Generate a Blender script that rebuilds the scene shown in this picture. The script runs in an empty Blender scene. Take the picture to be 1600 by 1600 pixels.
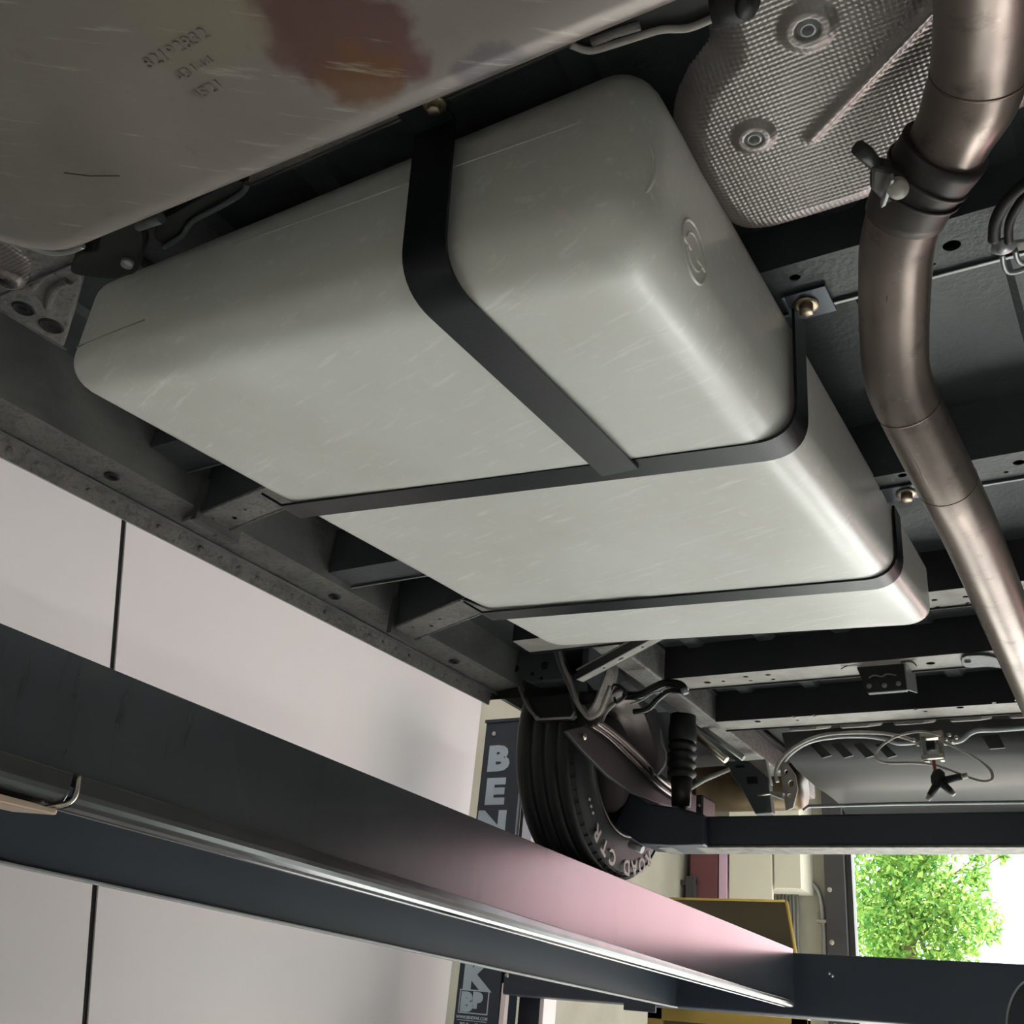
import bpy, bmesh, math, random
from mathutils import Vector, Matrix
random.seed(7)
C = bpy.context.scene.collection
SC = bpy.context.scene
H = 1.45                                   # camera height above the shop floor
R = math.radians

# ------------------------------------------------------------------ camera
YAW, PITCH, ROLL, FOC = R(33.98340551), R(27.09723221), R(6.26195844), 1608.19
F_ = Vector((-math.sin(YAW) * math.cos(PITCH), math.cos(YAW) * math.cos(PITCH), math.sin(PITCH)))
R0 = Vector((math.cos(YAW), math.sin(YAW), 0)); U0 = R0.cross(F_)
RT = R0 * math.cos(ROLL) + U0 * math.sin(ROLL)
UP = U0 * math.cos(ROLL) - R0 * math.sin(ROLL)
cd = bpy.data.cameras.new('camera'); cam = bpy.data.objects.new('camera', cd); C.objects.link(cam)
cd.sensor_fit = 'HORIZONTAL'; cd.sensor_width = 36; cd.lens = 36 * FOC / 1600
cd.clip_start = 0.02; cd.clip_end = 400
M = Matrix.Identity(4)
for i in range(3):
    M[i][0] = RT[i]; M[i][1] = UP[i]; M[i][2] = -F_[i]
M[2][3] = H
cam.matrix_world = M
SC.camera = cam
SC.view_settings.view_transform = 'Standard'; SC.view_settings.look = 'None'
SC.view_settings.gamma = 1; SC.view_settings.use_curve_mapping = False
SC.view_settings.exposure = 1.14
SC.cycles.use_denoising = True
SC.cycles.max_bounces = 10; SC.cycles.diffuse_bounces = 6; SC.cycles.glossy_bounces = 4
SC.cycles.sample_clamp_indirect = 6

# ------------------------------------------------------------------ sky, sun, lamps
w = bpy.data.worlds.new('daylight'); SC.world = w; w.use_nodes = True
bg = w.node_tree.nodes['Background']
bg.inputs[0].default_value = (0.93, 0.97, 1.0, 1); bg.inputs[1].default_value = 2.2
def light(name, kind, loc, energy, col=(1, 1, 1), size=(1, 1), direction=None):
    d = bpy.data.lights.new(name, kind); d.energy = energy; d.color = col
    if kind == 'AREA': d.shape = 'RECTANGLE'; d.size, d.size_y = size
    o = bpy.data.objects.new(name, d); C.objects.link(o); o.location = (loc[0], loc[1], loc[2] + H)
    if direction is not None: o.rotation_euler = Vector(direction).to_track_quat('-Z', 'Y').to_euler()
    return o
sun = light('sun', 'SUN', (0, 0, 20), 13.0, (1, 0.99, 0.96), direction=(-0.12, -0.80, -0.56)); sun.data.angle = R(1)
# places of the unseen ceiling lamps added to brighten the shop
FILL_LAMPS = [(2.4, 4.8), (2.4, 1.2), (2.4, 8.0), (5.2, 3.2), (5.2, 6.6), (-.6, -2.6), (2.4, -1.8)]

# ------------------------------------------------------------------ pixel to place (real depth is always given)
def P(px, py, ax, val):
    d = RT * ((px - 800) / FOC) - UP * ((py - 800) / FOC) + F_
    return d * (val / d['xyz'.index(ax)])
def PX(pts, ax, val): return [P(x, y, ax, val) for x, y in pts]

# ------------------------------------------------------------------ materials
def lin(c):
    return tuple((v / 255 / 12.92 if v / 255 <= 0.04045 else ((v / 255 + 0.055) / 1.055) ** 2.4) for v in c) + (1,)
MATS = {}
def mat(name, c, rough=0.5, metal=0.0, c2=None, nscale=6, bump=0.0, bscale=60, spec=0.5, rvar=0.0, stretch=None, coat=0.0, detail=4, lo=0.28, hi=0.76):
    if name in MATS: return MATS[name]
    m = bpy.data.materials.new(name); m.use_nodes = True; nt = m.node_tree; b = nt.nodes['Principled BSDF']
    b.inputs['Base Color'].default_value = lin(c); b.inputs['Roughness'].default_value = rough
    b.inputs['Metallic'].default_value = metal; b.inputs['Specular IOR Level'].default_value = spec
    b.inputs['Coat Weight'].default_value = coat
    tc = nt.nodes.new('ShaderNodeTexCoord'); src = tc.outputs['Object']
    if stretch:
        mp = nt.nodes.new('ShaderNodeMapping'); mp.inputs['Scale'].default_value = stretch
        nt.links.new(src, mp.inputs[0]); src = mp.outputs[0]
    if c2 is not None or rvar:
        n = nt.nodes.new('ShaderNodeTexNoise'); n.inputs['Scale'].default_value = nscale; n.inputs['Detail'].default_value = detail
        nt.links.new(src, n.inputs['Vector'])
        r = nt.nodes.new('ShaderNodeValToRGB'); r.color_ramp.elements[0].position = lo; r.color_ramp.elements[1].position = hi
        r.color_ramp.elements[0].color = lin(c); r.color_ramp.elements[1].color = lin(c2 or c)
        nt.links.new(n.outputs[0], r.inputs[0])
        if c2 is not None: nt.links.new(r.outputs[0], b.inputs['Base Color'])
        if rvar:
            mr = nt.nodes.new('ShaderNodeMapRange'); mr.inputs['To Min'].default_value = max(0.02, rough - rvar); mr.inputs['To Max'].default_value = min(1, rough + rvar)
            mr.inputs['From Min'].default_value = 0.3; mr.inputs['From Max'].default_value = 0.7
            nt.links.new(n.outputs[0], mr.inputs[0]); nt.links.new(mr.outputs[0], b.inputs['Roughness'])
    if bump:
        n2 = nt.nodes.new('ShaderNodeTexNoise'); n2.inputs['Scale'].default_value = bscale; n2.inputs['Detail'].default_value = 3
        nt.links.new(src, n2.inputs['Vector'])
        bp = nt.nodes.new('ShaderNodeBump'); bp.inputs['Strength'].default_value = bump; bp.inputs['Distance'].default_value = 0.004
        nt.links.new(n2.outputs[0], bp.inputs['Height']); nt.links.new(bp.outputs[0], b.inputs['Normal'])
    MATS[name] = m
    return m
def emit(name, c, s):
    m = bpy.data.materials.new(name); m.use_nodes = True; b = m.node_tree.nodes['Principled BSDF']
    b.inputs['Base Color'].default_value = (0.8, 0.8, 0.8, 1)
    b.inputs['Emission Color'].default_value = lin(c); b.inputs['Emission Strength'].default_value = s
    return m

PLASTIC = mat('tank_plastic', (230, 230, 226), 0.28, c2=(216, 213, 206), nscale=3.5, bump=0.05, bscale=9)
STRAP = mat('powder_coated_strap', (20, 24, 29), 0.36, c2=(26, 30, 35), nscale=9, bump=0.06, bscale=300, rvar=0.05, spec=.35)
STRAPCUT = mat('bare_strap_edge', (120, 124, 128), 0.35, 0.8)
UBODY = mat('underbody_paint', (68, 73, 76), 0.46, c2=(84, 88, 90), nscale=7, bump=0.35, bscale=90)
UCOAT = mat('sprayed_underseal', (122, 120, 118), 0.6, c2=(80, 80, 80), nscale=5, bump=1.0, bscale=38)
UCOATF = mat('fine_underseal', (150, 146, 142), 0.5, c2=(116, 114, 112), nscale=12, bump=0.8, bscale=120)
UGREY = mat('pale_grey', (176, 172, 166), 0.5, c2=(140, 137, 131), nscale=14, bump=0.3, bscale=120)  # also carries the floor light on the far cross members' undersides
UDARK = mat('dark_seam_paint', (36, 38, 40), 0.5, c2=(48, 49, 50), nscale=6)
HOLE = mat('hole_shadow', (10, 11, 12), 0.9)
RUB = mat('black_rubber', (22, 23, 24), 0.6, c2=(30, 30, 31), nscale=10, bump=0.2, bscale=80)
BLKM = mat('black_steel', (30, 31, 33), 0.42, c2=(44, 43, 42), nscale=8)
GALV = mat('bright_zinc', (190, 184, 172), 0.28, 1.0)
BRASS = mat('yellow_zinc', (178, 164, 142), 0.38, 1.0)
EXH = mat('exhaust_steel', (142, 129, 122), 0.36, 0.85, c2=(106, 97, 92), nscale=5, rvar=0.1, bump=0.06, bscale=40, detail=6)
EXHD = mat('sooty_clamp_steel', (52, 50, 49), 0.5, 0.4, c2=(78, 72, 68), nscale=22)
FOIL = mat('foil_heat_shield', (156, 150, 147), 0.38, 0.72, c2=(126, 119, 117), nscale=4)
WELD = mat('exhaust_weld', (112, 100, 92), 0.45, 0.9)
RUNW = mat('runway_paint', (78, 84, 90), 0.24, 0.62, c2=(68, 73, 79), nscale=2.2, bump=0.03, bscale=14, spec=0.9, stretch=(1, 1, .5), lo=.3, hi=.8)
RUNO = mat('runway_outer_paint', (52, 60, 70), 0.42, c2=(60, 68, 78), nscale=2)
RAILM = mat('runway_rail_paint', (84, 86, 88), 0.22, 0.7, rvar=0.05, nscale=10, spec=0.8)
BEAMB = mat('blue_black_paint', (36, 43, 54), 0.45, c2=(44, 50, 60), nscale=2.5, bump=0.05)
BEAMG = mat('pale_beam_lip', (150, 146, 138), 0.5, 0.3, c2=(90, 86, 80), nscale=30)
WHITE = mat('white_wall_panel', (196, 191, 192), 0.45, c2=(188, 184, 185), nscale=0.7, bump=0.03, bscale=3)
CONC = mat('concrete_wall', (158, 156, 142), 0.85, c2=(138, 136, 122), nscale=2.5, bump=0.3, bscale=25)
FLOORM = mat('shop_floor', (206, 212, 208), 0.4, c2=(194, 200, 196), nscale=1.2, bump=0.05, bscale=20)
CEIL = mat('ceiling_paint', (190, 190, 186), 0.8, c2=(180, 180, 176), nscale=1)
LETTER = mat('letter_vinyl', (176, 188, 200), 0.5, c2=(168, 180, 192), nscale=8)
SIGNB = mat('sign_face', (38, 42, 48), 0.5, c2=(44, 48, 54), nscale=8)
TYREM = mat('tyre_rubber', (26, 27, 29), 0.6, c2=(32, 33, 35), nscale=12, bump=0.15, bscale=70)
TYREW = mat('tyre_letter_white', (190, 176, 172), 0.6, c2=(170, 158, 154), nscale=40)
RIMM = mat('wheel_rim_steel', (88, 80, 78), 0.35, 0.7, c2=(70, 64, 62), nscale=9)
PINKW = mat('rose_wall_paint', (214, 120, 128), 0.6, c2=(206, 112, 120), nscale=1)
MAROON = mat('maroon_paint', (104, 60, 64), 0.6, c2=(98, 56, 60), nscale=3)
LILAC = mat('lilac_paint', (206, 176, 196), 0.5, c2=(198, 168, 188), nscale=3)
CREAM = mat('cream_panel', (224, 220, 204), 0.5, c2=(214, 210, 194), nscale=2)
OLIVE = mat('olive_board', (66, 57, 34), 0.6, c2=(58, 50, 30), nscale=3)
OLIVEE = mat('board_edge_yellow', (196, 168, 82), 0.6, c2=(180, 150, 70), nscale=8)
GREYM = mat('grey_sheet_metal', (168, 170, 170), 0.4, 0.6, c2=(150, 152, 152), nscale=6)
DARKF = mat('dark_door_frame', (52, 52, 54), 0.5, c2=(60, 60, 62), nscale=3)

# ------------------------------------------------------------------ meshes
class MB:
    def __init__(s): s.v = []; s.f = []; s.sm = []
    def face(s, pts, smooth=False):
        n = len(s.v); s.v += [Vector(p) for p in pts]; s.f.append(tuple(range(n, n + len(pts)))); s.sm.append(smooth); return s
    def hexa(s, p):                        # p: 8 points, bottom ring then top ring
        n = len(s.v); s.v += [Vector(q) for q in p]
        for f in ((0, 3, 2, 1), (4, 5, 6, 7), (0, 1, 5, 4), (1, 2, 6, 5), (2, 3, 7, 6), (3, 0, 4, 7)):
            s.f.append(tuple(n + i for i in f)); s.sm.append(False)
        return s
    def box(s, a, b):
        x0, y0, z0 = a; x1, y1, z1 = b
        return s.hexa([(x0, y0, z0), (x1, y0, z0), (x1, y1, z0), (x0, y1, z0), (x0, y0, z1), (x1, y0, z1), (x1, y1, z1), (x0, y1, z1)])
    def prism(s, pts, vec, smooth=False):
        pts = [Vector(p) for p in pts]; vec = Vector(vec); n = len(s.v); k = len(pts)
        s.v += pts + [p + vec for p in pts]
        s.f.append(tuple(range(n + k - 1, n - 1, -1))); s.f.append(tuple(range(n + k, n + 2 * k))); s.sm += [False, False]
        for i in range(k):
            j = (i + 1) % k; s.f.append((n + i, n + j, n + k + j, n + k + i)); s.sm.append(smooth)
        return s
    def tube(s, path, r, n=12, caps=True, flat=None):
        path = [Vector(p) for p in path]; k = len(path); rr = r if isinstance(r, (list, tuple)) else [r] * k
        t0 = (path[1] - path[0]).normalized(); a = t0.orthogonal().normalized(); base = len(s.v)
        for i, p in enumerate(path):
            t = ((path[i + 1] - p).normalized() if i < k - 1 else Vector()) + ((p - path[i - 1]).normalized() if i else Vector())
            t.normalize(); a = (a - t * a.dot(t)).normalized(); b = t.cross(a)
            for j in range(n):
                an = 2 * math.pi * j / n; s.v.append(p + a * (rr[i] * math.cos(an)) + b * (rr[i] * math.sin(an)))
        for i in range(k - 1):
            for j in range(n):
                j2 = (j + 1) % n; q = base + i * n
                s.f.append((q + j, q + j2, q + n + j2, q + n + j)); s.sm.append(True)
        if caps:
            s.f.append(tuple(base + j for j in range(n - 1, -1, -1))); s.f.append(tuple(base + (k - 1) * n + j for j in range(n))); s.sm += [False, False]
        return s
    def lathe(s, prof, o, axis, n=32, closed=False):   # prof: (radius, along)
        o = Vector(o); ax = Vector(axis).normalized(); a = ax.orthogonal().normalized(); b = ax.cross(a); base = len(s.v)
        for r, h in prof:
            for j in range(n):
                an = 2 * math.pi * j / n; s.v.append(o + ax * h + a * (r * math.cos(an)) + b * (r * math.sin(an)))
        k = len(prof)
        for i in range(k if closed else k - 1):
            i2 = (i + 1) % k
            for j in range(n):
                j2 = (j + 1) % n
                s.f.append((base + i * n + j, base + i * n + j2, base + i2 * n + j2, base + i2 * n + j)); s.sm.append(True)
        return s
    def strip(s, path, wvec, t, smooth=True):           # flat bar following path, width vector wvec, thickness t; every side has its own vertices
        path = [Vector(p) for p in path]; w_ = Vector(wvec); k = len(path); rows = []
        for i, p in enumerate(path):
            tt = (path[min(i + 1, k - 1)] - path[max(i - 1, 0)]).normalized(); nrm = tt.cross(w_).normalized()
            rows.append([p - w_ / 2, p + w_ / 2, p + w_ / 2 + nrm * t, p - w_ / 2 + nrm * t])
        for j in range(4):
            j2 = (j + 1) % 4; base = len(s.v)
            for r_ in rows: s.v += [r_[j], r_[j2]]
            for i in range(k - 1): q = base + 2 * i; s.f.append((q, q + 1, q + 3, q + 2)); s.sm.append(smooth)
        s.face(rows[0][::-1]); s.face(rows[-1]); return s
    def build(s, name, m, parent=None, bevel=0, seg=2, angle=35):
        me = bpy.data.meshes.new(name); me.from_pydata([(v.x, v.y, v.z + H) for v in s.v], [], s.f)
        me.polygons.foreach_set('use_smooth', s.sm); me.validate(); me.materials.append(m)
        bm = bmesh.new(); bm.from_mesh(me); bmesh.ops.recalc_face_normals(bm, faces=bm.faces); bm.to_mesh(me); bm.free()
        o = bpy.data.objects.new(name, me); C.objects.link(o); o.parent = parent
        if bevel:
            md = o.modifiers.new('bevel', 'BEVEL'); md.width = bevel; md.segments = seg; md.limit_method = 'ANGLE'; md.angle_limit = R(angle)
        return o

def smooth_path(pts, n=6, closed=False):
    pts = [Vector(p) for p in pts]; out = []; k = len(pts)
    rng = range(k if closed else k - 1)
    for i in rng:
        g = (lambda j: pts[j % k]) if closed else (lambda j: pts[max(0, min(k - 1, j))])
        p0, p1, p2, p3 = g(i - 1), g(i), g(i + 1), g(i + 2)
        for t in range(n):
            u = t / n
            out.append(0.5 * ((2 * p1) + (p2 - p0) * u + (2 * p0 - 5 * p1 + 4 * p2 - p3) * u * u + (3 * p1 - p0 - 3 * p2 + p3) * u ** 3))
    out.append(pts[0] if closed else pts[-1])
    return out
def fillet(pts, r, n=6):
    pts = [Vector(p) for p in pts]; out = [pts[0]]
    for i in range(1, len(pts) - 1):
        a = (pts[i - 1] - pts[i]); b = (pts[i + 1] - pts[i]); rr = min(r, a.length * .49, b.length * .49)
        p0 = pts[i] + a.normalized() * rr; p2 = pts[i] + b.normalized() * rr
        for k in range(n + 1):
            t = k / n; out.append(p0 * (1 - t) ** 2 + pts[i] * (2 * t * (1 - t)) + p2 * t * t)
    out.append(pts[-1]); return out

def curve_mesh(cu, name, m, parent, org, u, v, thick):
    ob = bpy.data.objects.new('tmp', cu); C.objects.link(ob)
    dg = bpy.context.evaluated_depsgraph_get(); me = bpy.data.meshes.new_from_object(ob.evaluated_get(dg)); me.name = name
    bpy.data.objects.remove(ob); bpy.data.curves.remove(cu)
    u = Vector(u).normalized(); v = Vector(v).normalized(); n = u.cross(v); org = Vector(org)
    for q in me.vertices:
        c = q.co; p = org + u * c.x + v * c.y + n * c.z; q.co = (p.x, p.y, p.z + H)
    me.materials.clear(); me.materials.append(m)
    o = bpy.data.objects.new(name, me); C.objects.link(o); o.parent = parent
    return o
def plate(name, m, parent, org, u, v, outline, holes, t):
    """flat plate with real holes. outline in (u,v); holes: (cu,cv,ru,rv); grows t on both sides"""
    cu = bpy.data.curves.new('tmp', 'CURVE'); cu.dimensions = '2D'; cu.fill_mode = 'BOTH'; cu.extrude = t / 2
    def spl(pts):
        s = cu.splines.new('POLY'); s.points.add(len(pts) - 1); s.use_cyclic_u = True
        for i, p in enumerate(pts): s.points[i].co = (p[0], p[1], 0, 1)
    spl(outline)
    for h in holes:
        spl([(h[0] + h[2] * math.cos(2 * math.pi * i / 14), h[1] + h[3] * math.sin(2 * math.pi * i / 14)) for i in range(14)])
    return curve_mesh(cu, name, m, parent, org, u, v, t)
def text(name, s, m, parent, org, u, v, size, ext=0.001, bold=0.0, sx=1.0, align='LEFT', res=3):
    cu = bpy.data.curves.new('tmp', 'FONT'); cu.body = s; cu.size = size; cu.extrude = ext; cu.offset = bold; cu.align_x = align; cu.resolution_u = res
    ob = bpy.data.objects.new('tmp', cu); C.objects.link(ob)
    dg = bpy.context.evaluated_depsgraph_get(); me = bpy.data.meshes.new_from_object(ob.evaluated_get(dg)); me.name = name
    bpy.data.objects.remove(ob); bpy.data.curves.remove(cu)
    u = Vector(u).normalized(); v = Vector(v).normalized(); n = u.cross(v); org = Vector(org)
    for q in me.vertices:
        c = q.co; p = org + u * (c.x * sx) + v * c.y + n * c.z; q.co = (p.x, p.y, p.z + H)
    me.materials.clear(); me.materials.append(m)
    o = bpy.data.objects.new(name, me); C.objects.link(o); o.parent = parent
    return o
def thing(name, label, cat, group=None):
    o = bpy.data.objects.new(name, None); C.objects.link(o); o.empty_display_size = 0.1
    return tag(o, label, cat, group)
def tag(o, label, cat, group=None, kind=None):
    o['label'] = label; o['category'] = cat
    if group: o['group'] = group
    if kind: o['kind'] = kind
    return o
def struct(o): o['kind'] = 'structure'; return o
def bolt(name, c, n, r=0.009, h=0.008, m=None, parent=None, washer=True, wm=None):
    n = Vector(n).normalized(); c = Vector(c); b = MB()
    if washer: b.lathe([(0.0, 0), (r * 1.65, 0), (r * 1.65, .002), (r * 1.2, .0035), (0, .0035)], c, n, 20)
    b.lathe([(0, .003), (r, .003), (r, h), (r * .85, h + .0015), (0, h + .0015)], c, n, 6 if r > .006 else 12)
    return b.build(name, m or BRASS, parent)

# ================================================================== THE SETTING
FZ = -H
struct(MB().box((-3.75, -4.0, FZ - .1), (8.0, 9.3, FZ)).build('floor', FLOORM))
struct(MB().box((-30, 9.3, FZ - .12), (40, 60, FZ - .02)).build('floor_outside', mat('asphalt', (176, 172, 164), .9, c2=(150, 148, 142), nscale=.5)))
struct(MB().box((-3.9, -4.0, 3.6), (8.0, 9.3, 3.7)).build('ceiling', CEIL))
# left wall: concrete, with two white panels fixed to it that meet at a dark slanted joint
wl = struct(MB().box((-3.8, -4.0, FZ), (-3.66, 9.2, 3.6)).build('wall_left', CONC))
J0 = P(197, 820, 'x', -3.6); J1 = P(137, 1600, 'x', -3.6)
def jy(z, off=0): return J0.y + (J1.y - J0.y) * (z - J0.z) / (J1.z - J0.z) + off
zt, zb = 3.2, FZ + .05
YE = 5.25
MB().prism([(-3.66, -3.5, zb), (-3.66, jy(zb, -.014), zb), (-3.66, jy(.4, -.020), .4), (-3.66, jy(zt, -.014), zt), (-3.66, -3.5, zt)], (.05, 0, 0)).build('wall_panel', WHITE, wl)
MB().prism([(-3.66, jy(zb, .012), zb), (-3.66, YE, zb), (-3.66, YE, zt), (-3.66, jy(zt, .012), zt), (-3.66, jy(.9, .008), .9)], (.05, 0, 0)).build('wall_panel', WHITE, wl)
MB().box((-3.66, 1.5, zb), (-3.655, 4, zt)).build('joint_backing', HOLE, wl)
MB().prism([(-3.655, jy(zb, -.030), zb), (-3.655, jy(zb, .026), zb), (-3.655, jy(zt, .026), zt), (-3.655, jy(zt, -.030), zt)], (.036, 0, 0)).build('joint_filler', HOLE, wl)
# far wall with the wide door opening
WF = 9.0
OX0, OX1, OZ1 = -2.36, 2.7, 2.6
wf = struct(MB().box((-3.8, WF, FZ), (OX0, WF + .25, 3.6)).box((OX0, WF, OZ1), (OX1, WF + .25, 3.6)).box((OX1, WF, FZ), (8.0, WF + .25, 3.6)).build('wall_far', CONC))
struct(MB().box((7.9, -4.0, FZ), (8.05, 9.2, 3.6)).build('wall_right', mat('grey_right_wall', (96, 92, 90), .8, c2=(86, 82, 80), nscale=2)))
struct(MB().box((-3.75, -4.1, FZ), (8.0, -4.0, 3.6)).build('wall_back', mat('grey_back_wall', (190, 186, 178), .8, c2=(178, 174, 166), nscale=2)))
# dark steel door frame seen on the left side of the opening
df = thing('door_frame', 'dark steel door post at the left side of the bright opening', 'door frame')
a0, a1 = P(1290, 1400, 'y', WF - .1), P(1322, 1400, 'y', WF - .1)
MB().box((a0.x, WF - .12, FZ), (a1.x, WF - .001, OZ1)).build('post', DARKF, df, .006)
MB().box((a1.x + .001, WF - .08, FZ), (a1.x + .05, WF - .001, OZ1)).build('guide_rail', BLKM, df, .004)
for z in (0.35, 0.95, 1.35): bolt('bolt', (a0.x + .04, WF - .12, z), (0, -1, 0), .012, .01, GALV, df)
# rose banner added in the opening for the pink reflection on the runway, lit through by the sun (outside the picture)
BAN = bpy.data.materials.new('pink_glow_fabric'); BAN.use_nodes = True
nt = BAN.node_tree; nt.nodes.clear(); out = nt.nodes.new('ShaderNodeOutputMaterial'); d1 = nt.nodes.new('ShaderNodeBsdfDiffuse'); d2 = nt.nodes.new('ShaderNodeBsdfTranslucent'); m1 = nt.nodes.new('ShaderNodeMixShader')
wv = nt.nodes.new('ShaderNodeTexWave'); wv.inputs['Scale'].default_value = 1.2; cr = nt.nodes.new('ShaderNodeValToRGB'); cr.color_ramp.elements[0].color = lin((242, 190, 198)); cr.color_ramp.elements[1].color = lin((246, 198, 200))
nt.links.new(wv.outputs[0], cr.inputs[0]); nt.links.new(cr.outputs[0], d1.inputs[0]); nt.links.new(cr.outputs[0], d2.inputs[0]); m1.inputs[0].default_value = .6
nt.links.new(d1.outputs[0], m1.inputs[1]); nt.links.new(d2.outputs[0], m1.inputs[2]); nt.links.new(m1.outputs[0], out.inputs[0])
bn = thing('added_pink_banner', 'unseen rose banner added in the door opening for pink light', 'banner')
b = MB(); k_ = 40
for j, zz in enumerate((.15, 1.75)):
    for i in range(k_ + 1): xx = -.35 + 3.0 * i / k_; b.v.append(Vector((xx, WF + .12 + .02 * math.sin(xx * 9), zz)))
for i in range(k_): b.f.append((i, i + 1, k_ + 2 + i, k_ + 1 + i)); b.sm.append(True)
b.build('cloth', BAN, bn); MB().tube([(-.45, WF + .12, 1.77), (2.69, WF + .12, 1.77)], .02, 10).build('rod', GREYM, bn)
# added fill lamps under the ceiling, out of view
for i, (x, y) in enumerate(FILL_LAMPS):
    t = thing('fill_lamp', 'unseen twin tube lamp added to brighten the shop, ' + ('beyond the van near the bright opening', 'to the right of the van over its rear half', 'closest to the door opening at the right', 'far right over the middle of the shop', 'far right corner near the door opening', 'centre rear behind the van', 'right rear behind the camera')[i], 'lamp', 'added fill lamps under the ceiling')
    MB().box((x - .09, y - .62, 3.5), (x + .09, y + .62, 3.58)).build('housing', CREAM, t, .01)
    for dx in (-.045, .045): MB().tube([(x + dx, y - .6, 3.47), (x + dx, y + .6, 3.47)], .018, 10).build('tube', MATS.setdefault('tube', emit('fill_lamp_tube', (250, 252, 250), 60)), t)

# ================================================================== OUTSIDE: TREE
tr = thing('tree', 'leafy green tree standing in the sun outside the opening', 'tree')
LEAF = bpy.data.materials.new('leaf'); LEAF.use_nodes = True
nt = LEAF.node_tree; nt.nodes.clear()
out = nt.nodes.new('ShaderNodeOutputMaterial'); df_ = nt.nodes.new('ShaderNodeBsdfDiffuse'); tl = nt.nodes.new('ShaderNodeBsdfTranslucent'); mx = nt.nodes.new('ShaderNodeMixShader')
geo = nt.nodes.new('ShaderNodeNewGeometry'); rp = nt.nodes.new('ShaderNodeValToRGB')
rp.color_ramp.elements[0].color = lin((74, 128, 66)); rp.color_ramp.elements[1].color = lin((160, 190, 100))
nt.links.new(geo.outputs['Random Per Island'], rp.inputs[0]); nt.links.new(rp.outputs[0], df_.inputs[0]); nt.links.new(rp.outputs[0], tl.inputs[0])
mx.inputs[0].default_value = .55; nt.links.new(df_.outputs[0], mx.inputs[1]); nt.links.new(tl.outputs[0], mx.inputs[2]); nt.links.new(mx.outputs[0], out.inputs[0])
TY = 14.0
def tp(px, py, dy=0): return P(px, py, 'y', TY + dy)
lf = MB(); bx = MB()
trunk = [Vector((tp(1425, 1400).x, TY, FZ)), Vector((tp(1425, 1400).x, TY, -.2)), tp(1424, 1500), tp(1420, 1430), tp(1412, 1330), tp(1400, 1200)]
bx.tube(smooth_path(trunk, 4), [.09 - .0024 * i for i in range(21)], 8)
clusters = []
for px, py, rpx in [(1380, 1350, 55), (1370, 1420, 50), (1375, 1475, 45), (1430, 1380, 50), (1430, 1450, 52), (1480, 1440, 42), (1445, 1340, 34), (1500, 1400, 34), (1530, 1435, 26),
                    (1545, 1460, 14), (1525, 1370, 18), (1530, 1335, 14), (1490, 1480, 30), (1565, 1338, 9), (1400, 1300, 60), (1470, 1290, 40), (1350, 1250, 70), (1450, 1210, 60), (1400, 1540, 60), (1470, 1540, 40), (1340, 1560, 40), (1300, 1420, 50)]:
    clusters.append((tp(px, py, random.uniform(-.6, .6)), rpx / FOC * TY * 1.2))
base_b = tp(1422, 1450)
for c, r in clusters:
    bx.tube(smooth_path([base_b + Vector((0, 0, random.uniform(-.3, .3))), (base_b + c) / 2 + Vector((0, 0, .1)), c], 3), [.03, .025, .02, .017, .014, .011, .008], 5)
    for _ in range(int(520 * (r / .4) ** 1.6)):
        d = Vector([random.gauss(0, 1) for _ in range(3)]).normalized() * (r * random.random() ** .45)
        p = c + d; a = Vector([random.gauss(0, 1) for _ in range(3)]).normalized(); b = a.orthogonal().normalized(); s = random.uniform(.026, .046)
        lf.face([p - a * s * 1.3, p + b * s * .6, p + a * s * 1.3, p - b * s * .6])
bx.build('trunk', mat('bark', (120, 104, 84), .9, c2=(92, 80, 64), nscale=20), tr)
o = lf.build('foliage', LEAF, tr); o['kind'] = 'stuff'

# ================================================================== THINGS ALONG THE FAR WALL
def wallbox(name, label, cat, px0, py0, px1, py1, m, d=.06, y=WF, zb=None, parts=None, group=None):
    a = P(px0, (py0 + py1) / 2, 'y', y - d); b = P(px1, (py0 + py1) / 2, 'y', y - d)
    zt_ = P((px0 + px1) / 2, py0, 'y', y - d).z; zb_ = P((px0 + px1) / 2, py1, 'y', y - d).z if zb is None else zb
    o = MB().box((a.x, y - d, zb_), (b.x, y - .002, zt_)).build(name, m, None, .006)
    if label: tag(o, label, cat, group)
    return o
wallbox('storage_cabinet', 'maroon cabinet side standing against the concrete wall', 'cabinet', 1078, 1290, 1121, 1410, MAROON, .35, zb=FZ)
wallbox('pinboard', 'narrow lilac board between maroon cabinet and cream door', 'board', 1123, 1290, 1136, 1410, LILAC, .35, zb=FZ)
t = thing('utility_door', 'pair of cream wall cupboard doors left of the dark door post', 'door')
for (x0, x1) in ((1139, 1206), (1209, 1251)):
    a = P(x0, 1350, 'y', WF - .35); b = P(x1, 1350, 'y', WF - .35)
    z1_ = P(1200, 1250, 'y', WF - .35).z; z0_ = P(1200, 1388 if x0 > 1200 else 1420, 'y', WF - .35).z
    MB().box((a.x, WF - .35, z0_), (b.x, WF - .31, z1_)).build('door_leaf', CREAM, t, .006)
a = P(1139, 1350, 'y', WF - .35); b = P(1251, 1350, 'y', WF - .35)
MB().box((a.x, WF - .31, P(1200, 1388, 'y', WF - .35).z), (b.x, WF - .002, P(1200, 1250, 'y', WF - .35).z)).build('carcass', CREAM, t)
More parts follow.
